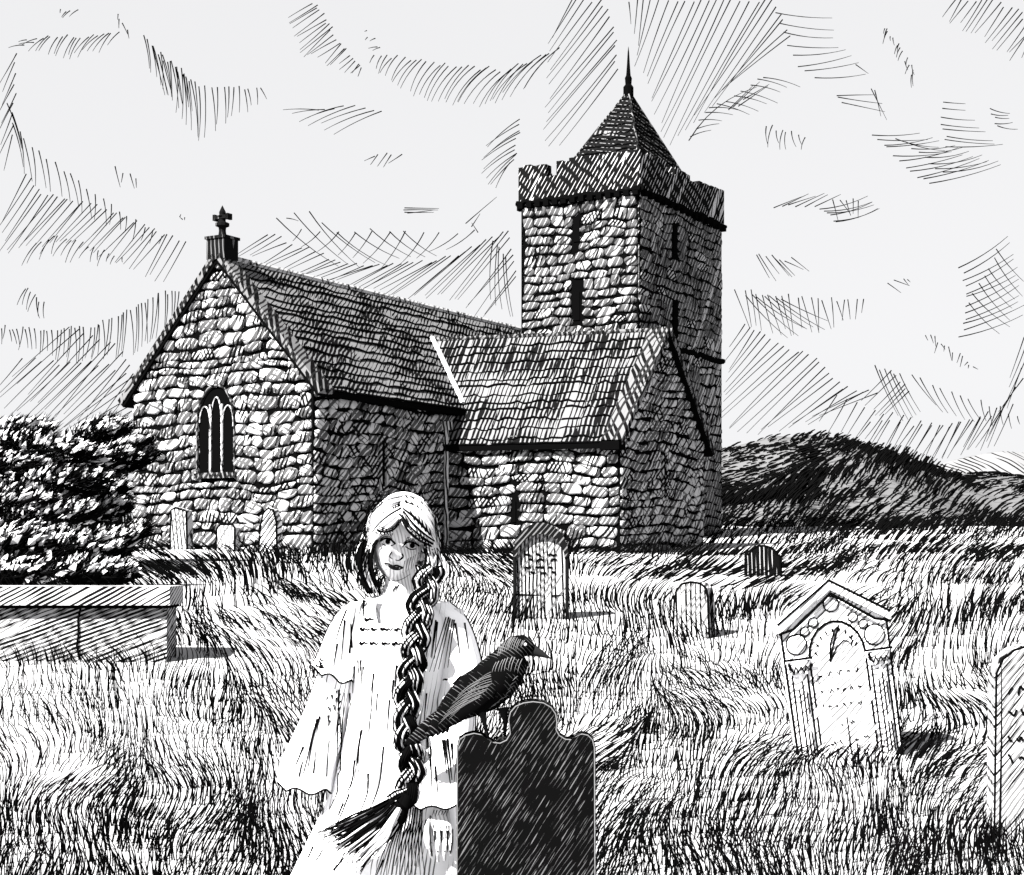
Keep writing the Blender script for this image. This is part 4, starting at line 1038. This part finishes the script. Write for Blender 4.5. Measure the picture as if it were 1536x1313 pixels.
# dress
DRESS = ink_mat('white cotton', .82, [dict(n=(.97,.2,-.2), s=kg*7, t=.36, b=.12, a=.14, wob=.2, patch=(6,-.2,1.0))])
dress = MB(); NA = 120
def top_py(th):    # neckline: square and low in front, on the shoulder at the sides
    x = math.cos(th); fr = -math.sin(th)
    if fr > 0: return 934 if abs(x) < .42 else lerp(930, 897, min(1, (abs(x)-.42)/.16))
    return lerp(897, 893, -fr)
prof = [(896,598,.082,.058),(905,601,.118,.075),(920,603,.142,.090),(945,604,.150,.102),(1000,603,.146,.106),(1060,600,.146,.108),(1120,598,.155,.112),(1180,594,.172,.122),(1240,584,.205,.134),(1313,572,.246,.150),(1400,575,.285,.18),(1500,580,.32,.22),(1585,584,.345,.25)]
def pr(py):
    for a, b in zip(prof, prof[1:]):
        if py <= b[0]: 
            t = max(0, (py-a[0])/(b[0]-a[0])); return tuple(lerp(a[q], b[q], t) for q in (1, 2, 3))
    return prof[-1][1:]
rows = [i/70 for i in range(71)]; V = []
for t in rows:
    for i in range(NA):
        th = 2*math.pi*i/NA; py = lerp(top_py(th), 1585+4*math.sin(9*th), t)
        cx_, rx, ry = pr(py); f = 1+ .055*max(0, (py-960)/600)*math.sin(11*th+1.3*math.sin(3*th)+py*.002)+.015*max(0, (py-950)/600)*math.sin(23*th)
        c = W(cx_, py, YG); V.append(c+Vector((rx*f*math.cos(th), ry*f*math.sin(th), 0)))
dress.add(V, [(j*NA+i, j*NA+(i+1) % NA, (j+1)*NA+(i+1) % NA, (j+1)*NA+i) for j in range(70) for i in range(NA)])
def flare(rings, waves, amp, scal=0):
    n = 64; R_ = smooth_curve([Vector((a, b, c)) for a, b, c, *_ in rings], 6); Rr = smooth_curve([Vector((r[3], r[4], r[5] if len(r) > 5 else 0)) for r in rings], 6)
    L = []
    for q, (c, rr) in enumerate(zip(R_, Rr)):
        t = q/(len(R_)-1); ring = []
        for i in range(n):
            th = 2*math.pi*i/n; f = 1+amp*t*math.sin(waves*th+.6); p = W(c.x, c.y, c.z)
            ring.append(p+Vector((rr.x*f*math.cos(th), rr.y*f*math.sin(th), -rr.z*math.cos(th)*kg*-1+(scal*t**8*math.sin(waves*th)*kg))))
        L.append(ring)
    vs = [p for r in L for p in r]
    dress.add(vs, [(j*n+i, j*n+(i+1) % n, (j+1)*n+(i+1) % n, (j+1)*n+i) for j in range(len(L)-1) for i in range(n)])
    for q in (0, n//2): dress.tube([r_[q] for r_ in L], kg*1.9, 5, 1)
    return L[-1]
hems = []
# px, py, depth, half width, half depth, tilt of the ring (px)
hems.append(flare([(545,903,YG,.035,.055,0),(531,915,YG,.050,.062,8),(517,945,YG,.052,.07,6),(509,980,YG-.005,.060,.078,2),(501,1012,YG-.01,.066,.088,-14)], 7, .07, 4))
hems.append(flare([(512,985,YG,.045,.06,0),(504,1020,YG,.052,.066,-5),(492,1065,YG,.060,.072,-4),(475,1115,YG-.005,.070,.08,-4),(463,1150,YG-.01,.076,.085,-4),(461,1181,YG-.01,.076,.088,-4)], 6, .06, 4))
hems.append(flare([(655,903,YG,.035,.055,0),(669,915,YG,.050,.062,-8),(683,945,YG,.050,.07,-6),(690,980,YG-.01,.054,.075,-3),(694,1015,YG-.02,.056,.085,8)], 7, .07, 4))
hems.append(flare([(686,985,YG-.02,.045,.06,0),(684,1030,YG-.03,.052,.066,3),(676,1090,YG-.07,.066,.07,3),(666,1150,YG-.12,.074,.07,2),(660,1206,YG-.165,.074,.072,2)], 6, .05, 3))
SD = Surface(dress)

for hm in hems: 
    dress.tube([p+Vector((0, 0, .001)) for p in hm]+[hm[0]], kg*1.5, 5, 1)
def dl(pts, wd=1.7): SD.stroke(dress, pts, wd*1.35, 1, 3)
# embroidery below the neckline
for yy, a, b in ((929,548,606),(944,541,604),(965,540,600)):
    x = a
    while x < b:
        L = rng.uniform(6, 16); dl([(x+q*3, yy+(1.6 if q % 2 else -1.2)+rng.uniform(-1, 1)) for q in range(int(L/3)+2)], 2.2); x += L+rng.uniform(4, 8)
dl([(546,902),(545,915),(546,929)], 2); dl([(524,980),(527,950),(531,925)], 1.6); dl([(527,972),(526,935)], 2.2)
# folds of the gown
for p in ([(537,990),(538,1015)],[(541,990),(543,1040)],[(545,1000),(544,1015)],[(595,998),(592,1045)],[(590,1020),(588,1050)],[(531,1000),(529,1040)],[(511,1155),(512,1110),(517,1040)],
          [(508,1160),(505,1190),(492,1220)],[(532,1140),(527,1175),(508,1210)],[(552,1160),(551,1190),(536,1228)],[(538,1120),(537,1158)],[(515,1205),(500,1240)],[(475,1290),(493,1262)],[(500,1305),(520,1282)],[(525,1040),(526,1070)],
          [(640,1095),(645,1150)],[(575,1290),(565,1313)],[(510,1075),(512,1120)],[(542,1095),(530,1180)]): dl(p, 1.5)
SD.ruled(dress, [(600,1228),(612,1210),(636,1214)], [(560,1313),(600,1313),(640,1313)], 13, 1.5, 1, .03)
SD.ruled(dress, [(612,1235),(640,1230)], [(590,1300),(630,1300)], 7, 1.3, 1, .03)
for p in ([(560,1010),(556,1070),(552,1120)],[(575,1120),(568,1180),(548,1225)],[(566,1040),(563,1085)],[(524,1190),(508,1230),(486,1262)],[(540,1240),(520,1275),(505,1300)],[(470,1270),(455,1300)],[(584,1050),(580,1105)],[(555,1285),(540,1312)],[(470,1160),(474,1120)],[(490,1165),(493,1110)],[(448,1165),(456,1135)],[(660,1060),(664,1100)],[(640,1040),(636,1085)],[(630,960),(632,1010)],[(645,940),(640,985)]): dl(p, 1.2)
# folds of the sleeves
for A, B, n in (([(668,925),(684,930)],[(640,1010),(676,1000)],5), ([(652,930),(658,935)],[(645,985),(652,990)],3), ([(690,920)],[(694,960)],1)) [:2]: SD.ruled(dress, A, B, n, 1.5, 1)
for p in ([(630,1130),(632,1190)],[(646,1120),(648,1205)],[(653,1150),(657,1195)],[(667,1110),(676,1180)],[(671,1108),(678,1170)],[(677,1115),(680,1150)],[(664,1110),(670,1160)],[(620,1110),(620,1200)],[(480,1075),(470,1105),(462,1150)],[(476,1078),(455,1160)],[(455,1120),(441,1155)],
          [(509,1035),(506,1090)],[(507,1080),(505,1150)],[(520,915),(510,940),(500,975)],[(517,930),(512,990)],[(506,965),(500,1000)],[(697,935),(703,975)],[(683,935),(690,985)]): dl(p, 1.5)
for _ in range(9): x = rng.uniform(490, 508); y = rng.uniform(1030, 1090); dl([(x, y), (x+rng.uniform(-3, 3), y+rng.uniform(4, 10))], 1.4)
for _ in range(8): x = rng.uniform(474, 490); y = 985+(490-x)*1.0+rng.uniform(-8, 8); dl([(x, y), (x+4, y+4), (x+7, y)], 1.5)
SD.ruled(dress, [(511,1035),(512,1160)], [(506,1045),(508,1170)], 12, 1.4, 1)
dress.build('dress', [DRESS, INK], girl, o, smooth=True)

# hair
HAIR = ink_mat('dark blond hair', .4, [dict(n=(.9,.3,.3), s=kg*4, t=.55, b=.06, a=.004, wob=.3)])
HAIRL = ink_mat('lit hair', .5)  # paler tone paints the lit crown of the hair
OPEN = [(566,900),(561,850),(560,825),(566,806),(578,797),(590,793),(600,781),(606,792),(614,803),(626,812),(635,822),(637,840),(632,856),(620,872),(606,900)]
def inside(x, y, P):
    c = False
    for (a, b), (d, e) in zip(P, P[1:]+P[:1]):
        if (b > y) != (e > y) and x < (d-a)*(y-b)/(e-b)+a: c = not c
    return c
cap = MB(); NU, NV = 80, 60; V = []; 
cc = W(602, 801, YG+.012)
for j in range(NV+1):
    ph = math.pi*j/NV
    for i in range(NU):
        th = 2*math.pi*i/NU; d = Vector((math.sin(ph)*math.sin(th), -math.sin(ph)*math.cos(th), math.cos(ph)))
        part = .004*math.exp(-((d.x-.02)/.06)**2)*(d.z > 0)
        rr = 1-part*10*.03
        V.append(cc+MH @ Vector((d.x*(.093 if d.z > 0 else .093-.012*d.z*d.z)*rr, d.y*.112, d.z*(.117 if d.z > 0 else .135)*rr)))
fcs = []
for j in range(NV):
    for i in range(NU):
        q = (j*NU+i, j*NU+(i+1) % NU, (j+1)*NU+(i+1) % NU, (j+1)*NU+i); c = sum((V[x] for x in q), Vector())/4
        px_, py_ = (c.x/c.y*F+CX, HY-(c.z-H)/c.y*F)
        if c.y < cc.y+.02 and (inside(px_, py_, OPEN) or py_ > 862): continue
        fcs.append(q)
cap.add(V, fcs)
SC = Surface(cap)
hair = MB(); hair.add(cap.v, cap.f, 1)
def family(GA, GB, n, r0, ink_p, mi=0, jit=1.5, k=5, light=0.0):
    for i in range(n):
        t = (i+.5)/n; pts = []
        jx, jy, jd = rng.uniform(-jit*1.3, jit*1.3), rng.uniform(-jit, jit), rng.uniform(-.005, .005)
        for a, b in zip(GA, GB):
            pts.append(Vector((lerp(a[0], b[0], t)+jx, lerp(a[1], b[1], t)+jy, lerp(a[2], b[2], t)+jd)))
        C = smooth_curve(pts, k); P = [W(c.x, c.y, c.z) for c in C]; m_ = len(P)
        mat = 2 if rng.random() < ink_p else (1 if rng.random() < light else 0)
        rr = r0*(.72 if mat == 2 else 1)*rng.uniform(.8, 1.2)
        hair.tube(P, [rr*(.35+.65*math.sin(math.pi*min(.93, .12+.86*q/(m_-1)))) for q in range(m_)], 6, mat)
d0 = YG
# left side: from the parting over the temple, down to a loose lock
family([(606,742,d0-.03),(580,748,d0-.075),(558,770,d0-.06),(546,800,d0-.02),(536,830,d0),(538,858,d0),(552,884,d0)],
       [(600,776,d0-.105),(588,788,d0-.112),(572,800,d0-.10),(560,815,d0-.07),(557,835,d0-.055),(560,860,d0-.04),(570,886,d0-.02)], 32, .0042, .16, light=.9)
family([(560,805,d0-.06),(545,815,d0-.03),(535,835,d0-.01),(537,862,d0),(550,890,d0)], [(566,812,d0-.085),(559,825,d0-.07),(557,845,d0-.06),(562,868,d0-.045),(572,890,d0-.02)], 32, .0038, .8, light=.2)  # mostly ink strands: shade painted into the lower lock
# fringe swept from the parting
family([(601,778,d0-.112),(592,790,d0-.12),(580,794,d0-.118),(568,789,d0-.105)], [(599,784,d0-.112),(590,796,d0-.12),(576,801,d0-.118),(562,798,d0-.1)], 14, .0022, .75)
for q in range(60):    # stray hairs
    t = rng.random(); sg = rng.choice((-1, 1)); a = Vector((604+sg*4, 744+30*t, d0-.06-.05*t)); m_ = Vector((604+sg*rng.uniform(24, 50), 752+rng.uniform(0, 34), d0-.09+.02*rng.random())); e = Vector((602+sg*rng.uniform(52, 66), rng.uniform(800, 880), d0-.04))
    C = smooth_curve([a, m_, e], 8); P = [SC.hit(c.x, c.y) or W(c.x, c.y, c.z) for c in C]; hair.tube([p+Vector((0, -.004, 0)) for p in P], [.0012]*len(P), 4, 2)
# right side: parting to the braid
family([(607,741,d0-.03),(632,748,d0-.07),(651,772,d0-.05),(657,800,d0-.03),(658,826,d0-.03),(650,850,d0-.06)],
       [(600,778,d0-.108),(612,796,d0-.12),(628,810,d0-.112),(645,818,d0-.09),(652,832,d0-.08),(645,856,d0-.085)], 42, .0044, .26, light=.7)
family([(601,780,d0-.112),(610,796,d0-.124),(626,810,d0-.118),(646,820,d0-.095)], [(606,766,d0-.108),(620,784,d0-.122),(637,800,d0-.112),(653,812,d0-.088)], 22, .0028, .75)
family([(640,816,d0-.1),(655,822,d0-.07),(662,838,d0-.06),(656,858,d0-.07),(640,872,d0-.085)], [(632,828,d0-.085),(642,836,d0-.085),(646,848,d0-.085),(642,860,d0-.09),(632,874,d0-.09)], 28, .0042, .84)  # ink strands paint the shade between cheek and braid
family([(635,814,d0-.095),(637,834,d0-.088),(633,858,d0-.09)], [(647,820,d0-.085),(649,840,d0-.08),(644,862,d0-.085)], 18, .0036, .55)
hair.build('hair', [HAIR, HAIRL, INK], girl, o, smooth=True)

# the braid: three bundles of hair woven round one another
braid = MB()
path = smooth_curve([Vector(p) for p in ((644,850,YG-.085),(640,880,YG-.105),(631,912,YG-.125),(624,950,YG-.145),(618,1000,YG-.150),(611,1050,YG-.155),(608,1090,YG-.160),(613,1120,YG-.165),(618,1150,YG-.170),(612,1182,YG-.178),(597,1206,YG-.186))], 24)
N = len(path); L = [0]
for a, b in zip(path, path[1:]): L.append(L[-1]+(Vector((b.x-a.x, b.y-a.y, 0))).length)
for s_ in range(3):
    cen = []
    for i in range(N):
        ph = L[i]/62*2*math.pi*.60+.1*math.sin(L[i]*.045)+s_*2*math.pi/3; t = (path[min(i+1, N-1)]-path[max(i-1, 0)]); t.z = 0; t.normalize(); nn = Vector((-t.y, t.x, 0))
        wd = (14.0-2.5*(L[i]/L[-1]))*(1+.08*math.sin(L[i]*.13)+.05*math.sin(L[i]*.31))
        c = path[i]+nn*(wd*math.sin(ph)); c.z += -.015*math.sin(2*ph)*1.0-.002
        cen.append((c, nn, t))
    for q in range(16):
        an = 2*math.pi*q/15; P = []; Rr = []
        ro = 8.0*rng.uniform(.86, 1.12) if q < 15 else 0; 
        mat = 1 if q == 15 else (1 if (q*7+s_*2) % 5 < 2 or rng.random() < .3 else 0)  # black core strand paints the shade inside each bundle
        for i, (c, nn, t) in enumerate(cen):
            w_ = an+L[i]*.010; cc_ = c+nn*(ro*math.cos(w_)); P.append(W(cc_.x, cc_.y, c.z+ro*kg*math.sin(w_)*.8)); Rr.append((.0031 if q < 15 else .0115)*(.85 if mat and q < 15 else 1))
        braid.tube(P[::2]+[P[-1]], Rr[::2]+[Rr[-1]], 6, mat)
for q in range(70):
    i = rng.randrange(4, N-3); c = path[i]; sx = rng.choice((-1, 1)); e = Vector((c.x+sx*rng.uniform(14, 22), c.y+rng.uniform(6, 24), c.z))
    braid.tube([W(c.x+sx*9, c.y-6, c.z-.014), W(c.x+sx*16, c.y+2, c.z-.014), W(e.x, e.y, e.z-.004)], [.0010, .0011, .0004], 4, 1)
# ties and loose tuft
for i in (N-1,): 
    c = path[i]; braid.tube([W(c.x-13, c.y-6, c.z-.024), W(c.x, c.y+2, c.z-.034), W(c.x+13, c.y+10, c.z-.024)], .006, 6, 1)
hair2 = hair; hair = braid
def fam2(GA, GB, n, r0, ink_p):
    for q in range(n):     # every lock ends where it likes
        t = q/n; e = rng.uniform(-9, 14)
        A_ = [Vector(a).lerp(Vector(b), t) for a, b in zip(GA, GB)]; d = (A_[-1]-A_[-2]); d.z = 0; d.normalize()
        A_[-1] += d*e+Vector((rng.uniform(-4, 4), rng.uniform(-5, 5), 0)); A_[-2] += Vector((rng.uniform(-3, 3), rng.uniform(-3, 3), 0))
        family(A_, A_, 1, r0, ink_p, mi=0, jit=2.0, k=6)
zt = YG-.195
for dd in (0, 5, -5): braid.tube([W(606+dd, 1192, zt), W(592+dd, 1222+dd*.6, zt-.004), W(568+dd, 1246+dd, zt-.008), W(540+dd, 1260+dd*1.8, zt-.01)], [.015, .024, .028, .010], 10, 1)  # black core tubes paint dark gaps between the loose locks
nt0 = len(braid.m)
fam2([(588,1196,zt),(560,1210,zt-.034),(530,1224,zt-.04),(486,1244,zt-.036)], [(606,1216,zt),(590,1245,zt-.034),(572,1268,zt-.042),(548,1298,zt-.036)], 95, .0034, .72)
fam2([(592,1200,zt-.02),(568,1222,zt-.038),(545,1236,zt-.044),(505,1260,zt-.03)], [(602,1212,zt-.02),(590,1238,zt-.038),(580,1262,zt-.044),(552,1290,zt-.03)], 34, .0036, .6)
fam2([(590,1198,zt),(560,1214,zt-.015),(525,1236,zt-.02),(480,1245,zt-.012)], [(600,1206,zt),(575,1236,zt-.02),(535,1262,zt-.02),(505,1278,zt-.012)], 14, .0022, .7)
for i_ in range(len(braid.m)): braid.m[i_] = 2 if (i_ >= nt0 and braid.m[i_] == 0) else (1 if braid.m[i_] else 0)
braid.build('braid', [HAIR, INK, ink_mat('loose hair', .4)], girl, o, smooth=True)

# ------------------------------------------------------------------ finish
for ob in list(scn.objects):
    if ob.type == 'MESH' and ob.name.startswith('tmp'): bpy.data.objects.remove(ob)
